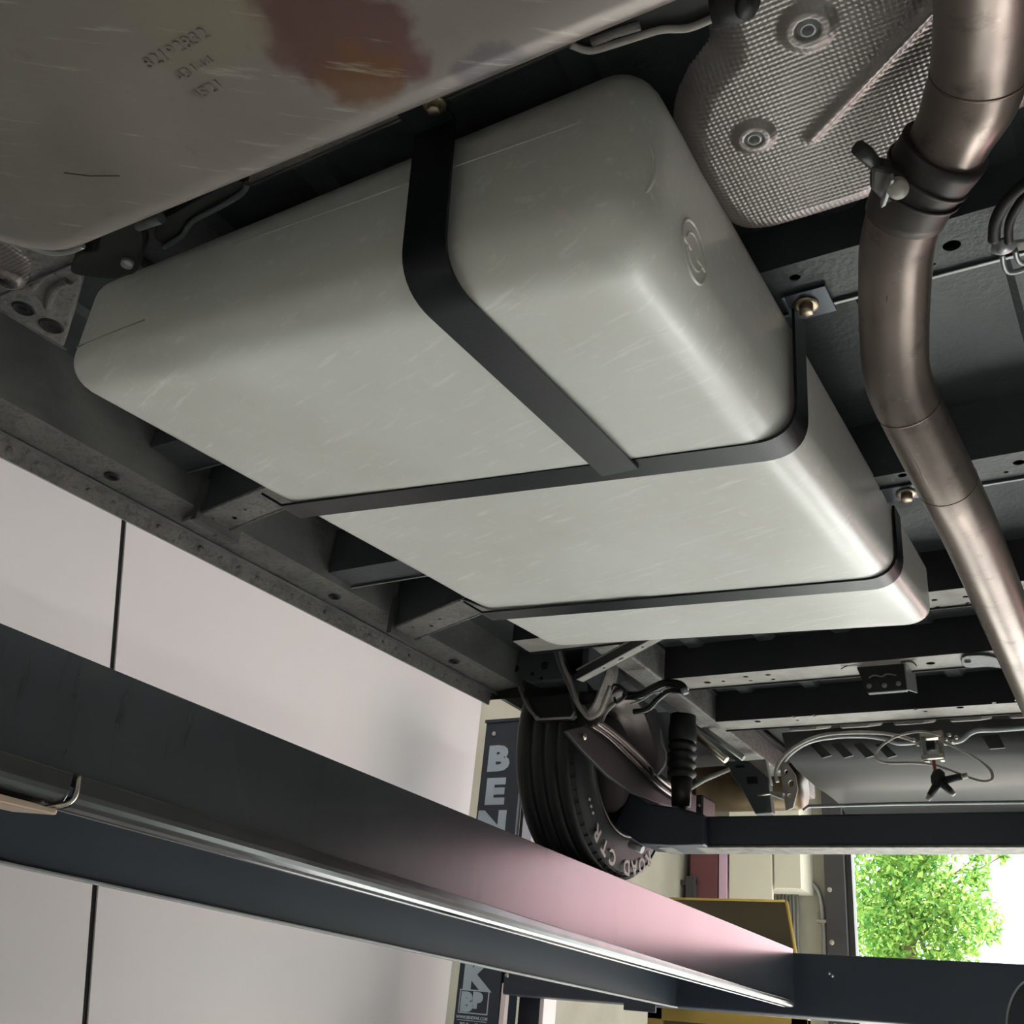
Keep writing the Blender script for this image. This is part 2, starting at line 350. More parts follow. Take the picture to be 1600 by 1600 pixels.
# vertical pipes / slatted panel under it
t = thing('pipe_bank', 'bank of thin grey vertical conduits below the cream cupboard', 'pipes')
for i in range(9):
    q = P(1202 + i * 5.6, 1440, 'y', WF - .05); zt_ = P(1225, 1384 + (i % 3), 'y', WF - .05).z
    MB().tube([(q.x, WF - .05, FZ), (q.x, WF - .05, zt_)], .012, 8).build('conduit', GREYM, t)
t = thing('wall_conduit', 'grey conduit bent over at its top beside the door post', 'pipe')
pp = [P(x, y, 'y', WF - .03) for x, y in ((1252, 1379), (1266, 1380), (1278, 1392), (1284, 1415), (1286, 1440), (1290, 1500))]
pp = [Vector(v) for v in pp]; pp.append(Vector((pp[-1].x, pp[-1].y, FZ + .05)))
MB().tube(smooth_path(pp, 5), .02, 10).build('pipe', GREYM, t)
q = P(1285, 1440, 'y', WF - .03); MB().box((q.x - .04, WF - .055, q.z - .012), (q.x + .04, WF - .002, q.z + .012)).build('pipe_clip', GALV, t)
# black rack behind the tyre
t = thing('steel_rack', 'small black steel rack against the concrete beside the tyre', 'rack')
q0, q1, q2 = P(1034, 1378, 'y', WF - .4), P(1048, 1378, 'y', WF - .4), P(1078, 1378, 'y', WF - .4)
for a, b in ((q0.x + .02, q1.x), (q2.x - .03, q2.x + .05)):
    MB().box((a, WF - .42, FZ), (b, WF - .36, q0.z + .05)).build('upright', DARKF, t, .004)
for zz in (q0.z, q0.z - .7, q0.z - 1.4): MB().box((q0.x - .5, WF - .4, zz - .02), (q2.x + .05, WF - .36, zz + .02)).build('rail', DARKF, t, .003)
# olive sheet leaning behind the runway
YB = 6.6
p0, p1, p2, p3 = P(1046, 1404, 'y', YB), P(1226, 1408, 'y', YB), P(1243, 1490, 'y', YB - .02), P(1000, 1490, 'y', YB - .02)
down = p1.z - P(1060, 1575, 'y', YB).z
ol = thing('olive_board', 'olive brown board standing behind the pink lit runway end', 'board')
k = (p2 - p1) * (down / (p1.z - p2.z)); k.y = -.12
MB().prism([p0, p1, p1 + k, p0 + Vector((-.3, k.y, k.z))], (0, .03, 0)).build('sheet', OLIVE, ol)
MB().tube([p1 + Vector((.008, .012, 0)), p1 + k + Vector((.008, .012, 0))], .012, 6).build('edge_strip', OLIVEE, ol)
MB().tube([p0, p1], .008, 6).build('edge_strip', OLIVEE, ol)
# yellow framed dark window low at the far left
t = thing('yellow_frame', 'yellow framed dark panel low on the far wall beneath the cross beam', 'frame')
yy = YB
a = P(1012, 1572, 'y', yy); b = P(1262, 1590, 'y', yy); c = P(1030, 1578, 'y', yy); zt_ = P(1060, 1576, 'y', yy).z
MB().box((a.x, yy, FZ + .1), (a.x + .10, yy + .06, zt_)).box((b.x - .1, yy, FZ + .1), (b.x, yy + .06, zt_)).box((a.x, yy, zt_ - .07), (b.x, yy + .06, zt_)).build('frame', mat('yellow_frame_paint', (150, 126, 62), .5, c2=(136, 114, 54), nscale=5), t, .004)
MB().box((a.x + .1, yy + .03, FZ + .1), (b.x - .1, yy + .05, zt_ - .07)).build('panel', mat('brown_panel', (78, 64, 44), .5, c2=(66, 54, 38), nscale=3), t)
# small box and lamp seen past the sill end
tag(wallbox('wall_box', None, None, 768, 1112, 781, 1150, GALV, .1), 'small bright box high on the concrete wall beside the sign post', 'box')

# ================================================================== LIFT
# left runway: inverted channel, inner web facing the camera
WX = -1.5
def rz(y, a, b): return a + (b - a) * (y - .79) / 4.0
Y0, Y1 = -1.2, 4.78
lift = thing('lift_runway', 'long dark steel lift runway under the left wheels, lit pink at its far end', 'lift runway')
n_ = 24
def ribbon(pts0, pts1, vec): return MB().hexa([pts0[0], pts1[0], pts1[1], pts0[1]] + [Vector(p) + Vector(vec) for p in (pts0[0], pts1[0], pts1[1], pts0[1])])
tz = lambda y: rz(y, .499, .478); mz = lambda y: rz(y, .317, .266); bz = lambda y: rz(y, .262, .243); oz = lambda y: rz(y, .227, .212)
lo_ = [Vector((WX, Y0, mz(Y0) - .02)), Vector((WX, Y1, mz(Y1) - .02))]; hi_ = [Vector((WX, Y0, tz(Y0))), Vector((WX, Y1, tz(Y1)))]
MB().hexa([lo_[0], lo_[1], lo_[1] + Vector((-.008, 0, 0)), lo_[0] + Vector((-.008, 0, 0)), hi_[0], hi_[1], hi_[1] + Vector((-.008, 0, 0)), hi_[0] + Vector((-.008, 0, 0))]).build('inner_web', RUNW, lift, .002)
OXr = -2.05
MB().hexa([(WX - .009, Y0, tz(Y0) - .008), (OXr, Y0, tz(Y0) - .008), (OXr, Y1, tz(Y1) - .008), (WX - .009, Y1, tz(Y1) - .008), (WX - .009, Y0, tz(Y0)), (OXr, Y0, tz(Y0)), (OXr, Y1, tz(Y1)), (WX - .009, Y1, tz(Y1))]).build('deck', RUNO, lift, .002)
MB().hexa([(OXr, Y0, oz(Y0)), (OXr - .01, Y0, oz(Y0)), (OXr - .01, Y1, oz(Y1)), (OXr, Y1, oz(Y1)), (OXr, Y0, tz(Y0) - .008), (OXr - .01, Y0, tz(Y0) - .008), (OXr - .01, Y1, tz(Y1) - .008), (OXr, Y1, tz(Y1) - .008)]).build('outer_flange', RUNO, lift, .002)
MB().hexa([(OXr + .016, Y0, oz(Y0) - .006), (OXr - .012, Y0, oz(Y0) - .006), (OXr - .012, Y1, oz(Y1) - .006), (OXr + .016, Y1, oz(Y1) - .006), (OXr + .016, Y0, oz(Y0)), (OXr - .012, Y0, oz(Y0)), (OXr - .012, Y1, oz(Y1)), (OXr + .016, Y1, oz(Y1))]).build('bottom_lip', GREYM, lift, .001)  # pale grey stands in for light caught by the lip
# jack rail: rounded angle welded to the web, sits proud of it
def railprof(y, fac=1.0):
    m_, b_ = mz(y), bz(y)
    pr = [(WX + .001, m_), (WX + .014, m_ - .002), (WX + .016, b_ + .024), (WX + .0145, b_ + .016), (WX + .0105, b_ + .008), (WX + .004, b_ + .002), (WX - .012, b_ - .001), (WX - .016, b_ + .004), (WX - .024, b_ + .004), (WX - .028, b_ - .001), (WX - .036, b_ - .001), (WX - .036, b_ + .012), (WX + .001, b_ + .02)]
    return [Vector((x, y, z)) for x, z in pr]
def rail(y0, y1, name, m, seg=3):
    b = MB(); rows = [railprof(y0 + (y1 - y0) * i / seg) for i in range(seg + 1)]; k = len(rows[0])
    for r in rows: b.v += r
    for i in range(seg):
        for j in range(k):
            j2 = (j + 1) % k; b.f.append((i * k + j, i * k + j2, (i + 1) * k + j2, (i + 1) * k + j)); b.sm.append(False)
    b.f.append(tuple(range(k))); b.f.append(tuple(range(seg * k, seg * k + k))); b.sm += [False, False]
    return b.build(name, m, lift, .0015, 2, 20)
JY = P(122, 1225, 'x', WX + .015).y
rail(Y0, JY - .012, 'jack_rail', RAILM); rail(JY + .004, 4.74, 'jack_rail', RAILM)
# weld clip at the rail joint
cp = [Vector((WX + .017, JY - .004, mz(JY) - .004)), Vector((WX + .021, JY - .003, bz(JY) + .02)), Vector((WX + .015, JY - .01, bz(JY) + .004)), Vector((WX - .01, JY - .03, bz(JY) - .006))]
MB().tube(smooth_path(cp, 4), .0042, 8).build('rail_joint_clip', GALV, lift)
# bracket under the rail at the left frame edge
q0, q1 = P(-60, 1268, 'x', WX - .02), P(72, 1268, 'x', WX - .02)
MB().hexa([(WX - .06, q0.y - .3, bz(q0.y) - .028), (WX + .01, q0.y - .3, bz(q0.y) - .028), (WX + .01, q1.y, bz(q1.y) - .016), (WX - .06, q1.y - .03, bz(q1.y) - .016),
           (WX - .06, q0.y - .3, bz(q0.y) - .006), (WX + .01, q0.y - .3, bz(q0.y) - .006), (WX + .01, q1.y, bz(q1.y) - .006), (WX - .06, q1.y - .03, bz(q1.y) - .006)]).build('stop_bracket', mat('bracket_tan', (190, 170, 150), .4, .3), lift, .003)
# right runway, outside the picture but needed to carry the van
rl = thing('lift_runway', 'second dark lift runway at the right, under the other wheels', 'lift runway')
RX = .42
MB().box((RX, Y0, .25), (RX + .01, Y1, .49)).build('inner_web', RUNW, rl); MB().box((RX, Y0, .482), (RX + .55, Y1, .49)).build('deck', RUNO, rl); MB().box((RX + .54, Y0, .22), (RX + .55, Y1, .482)).build('outer_flange', RUNO, rl)
# cross beam carrying both runways
cb = thing('lift_cross_beam', 'blue black lift cross beam across the bottom right, below the daylight opening', 'beam')
BX0, BX1 = -2.98, 2.3
MB().hexa([(BX0, 4.80, .205), (BX1, 4.80, .235), (BX1, 4.97, .235), (BX0, 4.97, .205), (BX0, 4.80, .463), (BX1, 4.80, .47), (BX1, 4.97, .47), (BX0, 4.97, .463)]).build('beam', BEAMB, cb, .008, 3)
q = P(1296, 1521, 'y', 4.8); MB().lathe([(0, 0), (.006, 0), (.005, .004), (0, .005)], (q.x, 4.8, q.z), (0, -1, 0), 10).build('bolt', GALV, cb)
q = P(1301, 1525, 'y', 4.8); MB().lathe([(0, 0), (.006, 0), (.005, .004), (0, .005)], (q.x, 4.8, q.z), (0, -1, 0), 10).build('bolt', GALV, cb)
q = P(793, 1524, 'y', 4.8); MB().lathe([(0, 0), (.012, 0), (.01, .008), (0, .01)], (q.x, 4.8, q.z), (0, -1, 0), 12).build('bolt', GALV, cb)
q = P(975, 1567, 'y', 4.79); MB().box((q.x, 4.785, q.z - .03), (q.x + .16, 4.80, q.z + .02)).build('stop_plate', BEAMB, cb, .003)
# near end post piece at right bottom: rounded black cover with light trim
t = thing('rounded_cover', 'dark rounded cover with a thin light rim in front of the cross beam', 'cover')
cx = PX([(1570, 1680), (1573, 1600), (1577, 1572), (1586, 1550), (1600, 1535), (1625, 1526), (1660, 1522), (1720, 1522)], 'y', 2.4)
cpth = smooth_path(cx, 4)
MB().prism(cpth + [Vector((cpth[-1].x, 2.4, cpth[0].z))], (0, .05, 0)).build('shell', BEAMB, t)
MB().tube([v + Vector((0, -.001, 0)) for v in cpth], .0022, 6).build('rim', GREYM, t)
# post with the sign
po = thing('lift_post', 'tall blue black lift post with pale block letters down its front', 'post')
px0, px1 = -3.292, -3.03
PT = 1.617
MB().box((px0, 4.86, FZ), (px1 + .0, 4.90, PT)).build('front_plate', BEAMB, po, .004)
MB().box((px0, 4.90, FZ), (px0 + .02, 5.12, PT - .02)).build('side_plate', BEAMB, po)
MB().box((px1, 4.90, FZ), (px1 + .02, 5.0, PT - .02)).build('channel_wall', BEAMB, po)
MB().box((px1 + .005, 4.862, FZ), (px1 + .035, 4.898, .26)).build('painted_lit_edge', mat('painted_lit_edge', (232, 214, 214), .5), po, .004)  # pale tone stands in for light on the channel edges
MB().box((px1 + .04, 4.99, FZ), (px1 + .16, 5.12, .42)).build('rear_channel', mat('deep_blue_paint', (18, 20, 36), .5), po)
MB().box((px1 + .16, 4.99, FZ), (px1 + .185, 5.12, .24)).build('painted_lit_edge', MATS['painted_lit_edge'], po, .004)
MB().box((px0 - .006, 4.85, PT), (px1 + .006, 5.12, PT + .02)).build('cap', BEAMB, po, .004)
q = P(773, 1147, 'y', 4.86); bolt('bolt', (q.x, 4.86, q.z), (0, -1, 0), .014, .01, GALV, po, False)
U, V = (1, 0, 0), (0, 0, 1)
sx0, sx1 = -3.275, -3.085
ys = 4.8595
for ch, py in zip('BENDPAK', (1185, 1236, 1287, 1345, 1403, 1464, 1523)):
    z = P(760 if py < 1300 else 745, py, 'y', 4.86).z
    text('letter', ch, LETTER, po, (-3.187, ys, z - .066), U, V, .186, .0006, .011, 1.32 if ch != 'K' else 1.22, 'CENTER')
z = P(735, 1565, 'y', 4.86).z
bx0, bx1, bz0, bz1 = -3.272, -3.092, z - .056, z + .056
b = MB()
for (a0_, c0_, a1_, c1_) in ((bx0, bz0, bx1, bz0 + .006), (bx0, bz1 - .006, bx1, bz1), (bx0, bz0, bx0 + .006, bz1), (bx1 - .006, bz0, bx1, bz1)): b.box((a0_, 4.8585, c0_), (a1_, 4.86, c1_))
b.build('logo_border', LETTER, po)
text('logo', 'B', LETTER, po, (-3.260, ys, z - .040), U, V, .112, .0006, .009, 1.1)
text('logo', 'P', LETTER, po, (-3.186, ys, z - .022), U, V, .088, .0006, .009, 1.1)
text('small_text', 'WWW.BENDPAK.COM', LETTER, po, (-3.184, ys, z - .080), U, V, .020, .0005, .0005, .92, 'CENTER')
MB().box((bx0, 4.8585, z - .089), (bx1, 4.86, z - .086)).build('rule', LETTER, po)
text('small_text', 'BP BendPak', LETTER, po, (-3.184, ys, z - .118), U, V, .030, .0005, .0008, .95, 'CENTER')

# ================================================================== VAN UNDERBODY
van = thing('van', 'raised cargo van seen from below, black ribbed floor, cross members and sill', 'van')
FLZ = 1.10                                              # floor pan level
def sz(y): return .872 + .028 * y                      # pinch weld level
# ribbed floor pan: trapezoid ribs lengthwise
prof = []; x = -1.70; 
while x < .62:
    prof += [(x, FLZ), (x + .115, FLZ), (x + .127, FLZ - .011), (x + .165, FLZ - .011), (x + .177, FLZ)]; x += .215
b = MB(); ys_ = [-.9, 1.2, 2.0, 3.3]
for (ya, yb) in ((-.9, 3.32),):
    n0 = len(b.v); b.v += [Vector((x, ya, z)) for x, z in prof] + [Vector((x, yb, z)) for x, z in prof]; k = len(prof)
    for i in range(k - 1): b.f.append((n0 + i, n0 + i + 1, n0 + k + i + 1, n0 + k + i)); b.sm.append(False)
b.build('floor_pan', UBODY, van)
MB().box((-1.70, -.9, FLZ + .012), (.62, 4.35, FLZ + .03)).build('floor_board', UDARK, van)
# cross members (u section: web facing back, bottom plate with holes, web in front)
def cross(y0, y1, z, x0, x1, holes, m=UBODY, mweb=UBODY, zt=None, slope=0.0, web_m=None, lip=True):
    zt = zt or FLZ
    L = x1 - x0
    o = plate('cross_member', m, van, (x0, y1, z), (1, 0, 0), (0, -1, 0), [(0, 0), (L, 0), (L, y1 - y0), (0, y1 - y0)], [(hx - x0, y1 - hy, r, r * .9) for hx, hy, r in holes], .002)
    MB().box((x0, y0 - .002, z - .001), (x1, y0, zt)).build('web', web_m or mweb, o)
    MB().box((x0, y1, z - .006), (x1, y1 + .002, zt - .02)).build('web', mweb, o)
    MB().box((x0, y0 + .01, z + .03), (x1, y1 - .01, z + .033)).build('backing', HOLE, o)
    if lip: MB().box((x0, y1 + .002, z - .006), (x1, y1 + .006, z - .004)).build('flange_lip', BEAMG if m is UGREY else GREYM, o)  # pale strip painted for the lit lower edge
    return o
def hp(px, py, z, r): v = P(px, py, 'z', z); return (v.x, v.y, r)
cross(1.135, 1.233, 1.02, -1.68, .6, [hp(1242, 433, 1.02, .008), hp(1487, 383, 1.02, .012), hp(1459, 412, 1.02, .003), hp(1185, 452, 1.02, .008), hp(1172, 432, 1.02, .006)], UBODY)
cross(1.715, 1.80, .985, -1.68, .6, [hp(1410, 742, .985, .008), hp(1592, 722, .985, .010), hp(1572, 737, .985, .004), hp(1384, 778, .985, .006)], UBODY)
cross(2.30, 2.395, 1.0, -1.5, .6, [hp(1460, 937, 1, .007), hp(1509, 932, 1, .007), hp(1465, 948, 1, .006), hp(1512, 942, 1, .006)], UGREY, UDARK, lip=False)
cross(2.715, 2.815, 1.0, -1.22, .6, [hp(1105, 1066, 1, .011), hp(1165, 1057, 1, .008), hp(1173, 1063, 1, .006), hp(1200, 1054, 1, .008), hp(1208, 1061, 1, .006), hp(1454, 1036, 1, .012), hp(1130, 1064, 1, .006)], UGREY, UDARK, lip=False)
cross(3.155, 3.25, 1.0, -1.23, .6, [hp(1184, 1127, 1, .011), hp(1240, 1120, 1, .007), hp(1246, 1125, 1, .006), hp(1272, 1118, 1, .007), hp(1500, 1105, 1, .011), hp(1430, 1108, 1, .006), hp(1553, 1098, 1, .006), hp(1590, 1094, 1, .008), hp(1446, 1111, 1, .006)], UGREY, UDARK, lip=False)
# near cross member between fuel tank and water tank
cross(.60, .675, 1.03, -1.68, .6, [], UCOATF, UCOAT, lip=False)
# front edge of cross member 1: its pale lip stands in for the lit edge
# corrugated rear floor past the last cross member
nb = 0
for x0_ in [(-1.02 + .165 * i) for i in range(9)]:
    MB().hexa([(x0_, 3.262, .985), (x0_ + .09, 3.262, .985), (x0_ + .105, 3.40, 1.03), (x0_ - .015, 3.40, 1.03), (x0_, 3.262, 1.02), (x0_ + .09, 3.262, 1.02), (x0_ + .105, 3.40, 1.06), (x0_ - .015, 3.40, 1.06)]).build('floor_corrugation', UGREY, van, .008)
# left sill: pinch flange, bottom, inner wall
ya, yb = -.9, 2.66
def sec(x0, dz0, x1, dz1, name, m, t=.004, ya=ya, yb=yb, par=van, bev=0):
    a = [Vector((x0, ya, sz(ya) + dz0)), Vector((x1, ya, sz(ya) + dz1)), Vector((x1, yb, sz(yb) + dz1)), Vector((x0, yb, sz(yb) + dz0))]
    n = (a[1] - a[0]).cross(a[3] - a[0]).normalized() * t
    return MB().hexa(a + [p + n for p in a]).build(name, m, par, bev)
sec(-1.80, 0, -1.792, .045, 'pinch_flange', UCOATF)
sec(-1.792, .040, -1.69, .052, 'sill_bottom', UCOATF)
sec(-1.792, .040, -1.775, .030, 'seam_sealer', UCOAT, .006)
sec(-1.69, .052, -1.675, .30, 'sill_inner', UCOAT)
sec(-1.80, .0, -1.815, .09, 'sill_outer', mat('van_paint', (196, 196, 194), .3, coat=.4), .004)
# pinch weld spots
b = MB()
for i in range(46):
    y = -.2 + i * .062; b.lathe([(0, .001), (.006, .0008), (.007, 0)], (-1.7945, y, sz(y) + .02), (1, 0, .1), 8)
o = b.build('spot_welds', UCOATF, van); o['kind'] = 'stuff'
# drain holes with pressed rims
for px, py in ((170, 760), (322, 840), (520, 946), (618, 998), (708, 1046), (800, 1096)):
    q = P(px, py, 'x', -1.74); y = q.y
    zz = sz(y) + .046
    q = P(px, py, 'z', zz)
    if q.x < -1.78 or q.x > -1.70: q = Vector((-1.74, y, zz))
    c = Vector((q.x, q.y, zz - .001))
    o = MB().lathe([(.017, .001), (.015, -.003), (.011, -.004), (.008, .001)], c, (0, 0, 1), 18).build('drain_rim', UDARK, van)
    MB().lathe([(0, 0), (.0085, 0)], c + Vector((0, 0, -.0005)), (0, 0, 1), 14).build('drain_hole', HOLE, o)
# outriggers from the sill to the tank mounts
for (ppx, z) in (([(288, 815), (402, 768), (440, 795), (330, 834)], .945), ([(608, 985), (702, 946), (742, 960), (640, 999)], .945)):
    v = [P(x, y, 'z', z) for x, y in ppx]
    o0 = v[0]; L = (v[1] - v[0]).length; u = (v[1] - v[0]).normalized(); vv = Vector((u.y, -u.x, 0)); W = abs((v[3] - v[0]).dot(vv)) + .008
    # plate seen from below: u to the right, v towards the camera side
    o = plate('outrigger', UCOATF, van, v[0] + Vector((0, W, 0)) * 0 - vv * 0, u, -vv, [(0, -.004), (L + .06, -.004), (L + .06, W), (.0, W)], [(L * .45, W * .62, .007, .006), (L * .66, W * .45, .005, .005), (L * .28, W * .3, .004, .004)], .003)
    up_ = Vector((0, 0, FLZ - z))
    MB().hexa([v[0] + vv * .006 , v[0] + u * (L + .3) + vv * .006, v[0] + u * (L + .3) + vv * .003, v[0] + vv * .003] + [p + up_ for p in (v[0] + vv * .006, v[0] + u * (L + .3) + vv * .006, v[0] + u * (L + .3) + vv * .003, v[0] + vv * .003)]).build('outrigger_web', UBODY, o)
    e = v[0] - vv * W
    MB().hexa([e, e + u * (L + .3), e + u * (L + .3) - vv * .003, e - vv * .003] + [p + up_ for p in (e, e + u * (L + .3), e + u * (L + .3) - vv * .003, e - vv * .003)]).build('outrigger_web', UBODY, o)
    MB().tube([v[0] - vv * W, v[0] - vv * W + u * (L + .05)], .004, 6).build('flange_edge', UCOATF, o)
    MB().tube([v[0] + vv * .004, v[0] + vv * .004 + u * (L + .05)], .004, 6).build('flange_edge', UCOATF, o)
    MB().box((-1.69, v[0].y - .03, z - .02), (-1.675, v[0].y + .1, z + .08)).build('gusset', UCOAT, o)
# left body side above the sill and far structure, so that nothing shines through
MB().box((-1.83, -1.5, 1.0), (-1.815, 4.35, 1.75)).build('body_side', MATS['van_paint'], van)
MB().box((.63, -1.5, .93), (.65, 4.35, 1.75)).build('body_side', MATS['van_paint'], van)
MB().box((-1.83, -1.5, 1.75), (.65, 4.35, 1.78)).build('body_roof', MATS['van_paint'], van)
sec(-1.675, .30, -1.8, .32, 'sill_top', UBODY)
# longitudinal frame rail beside the wheel, light grey
v0 = PX([(975, 1030), (1003, 1020), (1060, 1100), (1150, 1160), (1090, 1150)], 'z', 1.0)
MB().box((-1.32, 2.42, 1.008), (-1.24, 4.3, FLZ)).build('frame_rail', UCOATF, van, .006)
# wheel box / jacking bracket in front of the tyre
wy = 2.62
v = [P(x, y, 'y', wy) for x, y in ((800, 1000), (866, 1014), (884, 1058), (826, 1062))]
w2 = [P(x, y, 'y', wy + .02) for x, y in ((808, 1052), (880, 1060), (893, 1120), (838, 1122))]
br = MB().prism(PX([(790, 985), (868, 1005), (886, 1050), (880, 1062), (830, 1066), (812, 1058), (803, 1040)], 'y', wy), (0, .06, 0)).build('jacking_bracket', UBODY, van, .004)
for px, py, r_ in ((851, 1040, .012), (806, 1045, .01), (846, 1060, .005), (832, 1053, .005)):
    q = P(px, py, 'y', wy); MB().lathe([(0, 0), (r_, 0), (r_ * 1.1, .002)], (q.x, wy - .002, q.z), (0, 1, 0), 16).build('bracket_hole', HOLE, br)
MB().prism(PX([(822, 1066), (882, 1062), (896, 1116), (890, 1122), (838, 1126), (826, 1105)], 'y', wy + .06), (0, .03, 0)).build('wheel_box_panel', UDARK, van, .003)
MB().tube(PX([(826, 1105), (838, 1124), (892, 1121), (898, 1112)], 'y', wy + .055), .004, 6).build('wheel_box_edge', UGREY, van)
MB().strip(smooth_path(PX([(803, 1040), (812, 1075), (826, 1108), (840, 1124)], 'y', wy + .05), 4), (.0, .03, 0), .008).build('wheel_box_rim', UCOATF, van)
# wheel arch liner: dark vault over the tyre
b = MB(); arc = []
for i in range(13):
    an = math.pi * (.13 + .87 * i / 12); arc.append((3.08 - .46 * math.cos(an), .83 + .33 * math.sin(an)))
n0 = 0
for (y, z) in arc: b.v += [Vector((-1.81, y, z)), Vector((-1.45, y, z))]
for i in range(12): b.f.append((2 * i, 2 * i + 1, 2 * i + 3, 2 * i + 2)); b.sm.append(True)
b.build('wheel_arch', UDARK, van)
MB().box((-1.46, 2.55, 1.09), (-1.22, 4.3, 1.1)).build('arch_roof', UDARK, van)
MB().prism([(-1.45, 2.62, 1.0), (-1.45, 2.72, .98), (-1.45, 2.9, 1.08), (-1.45, 2.62, 1.1)], (.02, 0, 0)).build('arch_lip', UBODY, van)
# flanged spring hanger: two curved pressed ribs and a shell between them
sh = MB().strip(smooth_path(PX([(868, 1000), (878, 1040), (893, 1075), (906, 1104), (920, 1121), (935, 1110), (948, 1078), (958, 1045), (956, 1000)], 'y', 2.62), 5), (0, .07, 0), .006).build('spring_hanger', UCOATF, van)
MB().tube(smooth_path(PX([(872, 1000), (879, 1036), (892, 1066), (905, 1102), (921, 1122), (937, 1112), (947, 1088), (953, 1072)], 'y', 2.58), 5), .006, 8).build('hanger_rim', UGREY, sh)
MB().tube(smooth_path(PX([(921, 1122), (934, 1138), (948, 1110), (975, 1090), (1000, 1085)], 'y', 2.66), 5), .007, 8).build('hanger_rim', UCOATF, sh)
MB().lathe([(0, 0), (.022, 0), (.022, .05), (0, .05)], P(908, 1090, 'y', 2.63), (1, .2, 0), 20).build('hanger_bush', RUB, sh)
MB().prism(PX([(896, 1050), (912, 1060), (914, 1078), (900, 1080)], 'y', 2.6), (0, .02, 0)).build('hanger_tab', UBODY, sh)
# diagonal brace with slots
p0, p1 = P(902, 1062, 'z', .93), P(1035, 990, 'z', .99)
u = (p1 - p0).normalized(); vv = u.cross(Vector((0, 0, 1))).normalized()
Lb = (p1 - p0).length
dbr = plate('diagonal_brace', UGREY, van, p0, u, -vv, [(0, -.002), (Lb, -.002), (Lb, .022), (0, .022)], [(Lb * .5, .010, .012, .003), (Lb * .75, .010, .006, .003), (Lb * .3, .010, .005, .003)], .002)
for s_ in (-.004, .024):
    q = p0 - vv * s_; MB().hexa([q, q + u * Lb, q + u * Lb - vv * .002, q - vv * .002] + [a_ + Vector((0, 0, .028)) for a_ in (q, q + u * Lb, q + u * Lb - vv * .002, q - vv * .002)]).build('brace_flange', UDARK, dbr)
    q = q + Vector((0, 0, .028)); MB().tube([q, q + u * Lb], .003, 6).build('brace_edge', UGREY, dbr)
# black bracket on the fourth cross member with tabs
q = PX([(1338, 1042), (1412, 1036), (1417, 1078), (1355, 1083)], 'y', 2.74)
hb = MB().prism(q, (0, .02, 0)).build('hanging_bracket', BLKM, van, .003)
for px, py in ((1358, 1072), (1382, 1071), (1404, 1068)):
    c = P(px, py, 'y', 2.739); MB().lathe([(.001, -.002), (.006, -.001), (.007, 0)], c, (0, 1, 0), 12).build('rivet', GREYM, hb)
MB().strip(smooth_path(PX([(1358, 1060), (1366, 1056), (1378, 1058), (1386, 1054), (1400, 1056)], 'y', 2.737), 3), (0, .004, 0), .003).build('pressed_ridge', GREYM, hb)
MB().hexa([q[1], q[2], q[2] + Vector((0, .12, .03)), q[1] + Vector((0, .12, .03))] + [a_ + Vector((.004, 0, 0)) for a_ in (q[1], q[2], q[2] + Vector((0, .12, .03)), q[1] + Vector((0, .12, .03)))]).build('bracket_side', GREYM, hb)
MB().strip(smooth_path(PX([(1315, 1047), (1325, 1042), (1340, 1040)], 'y', 2.735), 3), (0, .01, 0), .003).build('bracket_ear', BLKM, hb)
MB().strip(smooth_path(PX([(1408, 1036), (1425, 1035), (1432, 1042)], 'y', 2.735), 3), (0, .01, 0), .003).build('bracket_ear', BLKM, hb)
# long black pressed tab at the right end of that cross member
MB().prism(smooth_path(PX([(1503, 1028), (1530, 1024), (1556, 1028), (1575, 1038), (1583, 1047), (1545, 1042), (1508, 1043)], 'z', .99), 3, True)[:-1], (0, 0, .006)).build('pressed_tab', UBODY, van, .002)
q = P(1512, 1034, 'z', .988); MB().lathe([(0, 0), (.009, 0)], q, (0, 0, 1), 14).build('tab_hole', HOLE, van)
# corner bracket with pressed cups, at the left edge beside the tank
zc = 1.04
pb = [(-60, 340), (60, 372), (118, 410), (128, 440), (112, 500), (98, 545), (0, 486), (-80, 440)]
cb_ = MB().prism(PX(pb, 'z', zc), (0, 0, .03)).build('corner_bracket', UCOATF, van, .006, 3)
for px, py, r_, hr in ((37, 482, .016, .007), (80, 509, .018, .003), (14, 438, .020, .011)):
    c = P(px, py, 'z', zc)
    MB().lathe([(r_ * 1.25, .000), (r_ * 1.05, -.0035), (r_, -.003), (r_ * .75, .0), (hr, -.001)], c, (0, 0, 1), 24).build('pressed_cup', UDARK, cb_)
    MB().lathe([(0, 0), (hr, 0)], c + Vector((0, 0, -.0012)), (0, 0, 1), 14).build('cup_hole', HOLE, cb_)
MB().tube(smooth_path(PX([(50, 450), (66, 432), (84, 424)], 'z', zc - .002), 4), .006, 8).build('pressed_ridge', UCOATF, cb_)
MB().tube(smooth_path(PX([(74, 478), (84, 452), (108, 438)], 'z', zc - .002), 4), .008, 8).build('pressed_ridge', UCOATF, cb_)
MB().strip(PX([(-80, 440), (0, 486), (98, 545)], 'z', zc - .004), (0, .016, 0), .004).build('bracket_lip', UCOATF, cb_)
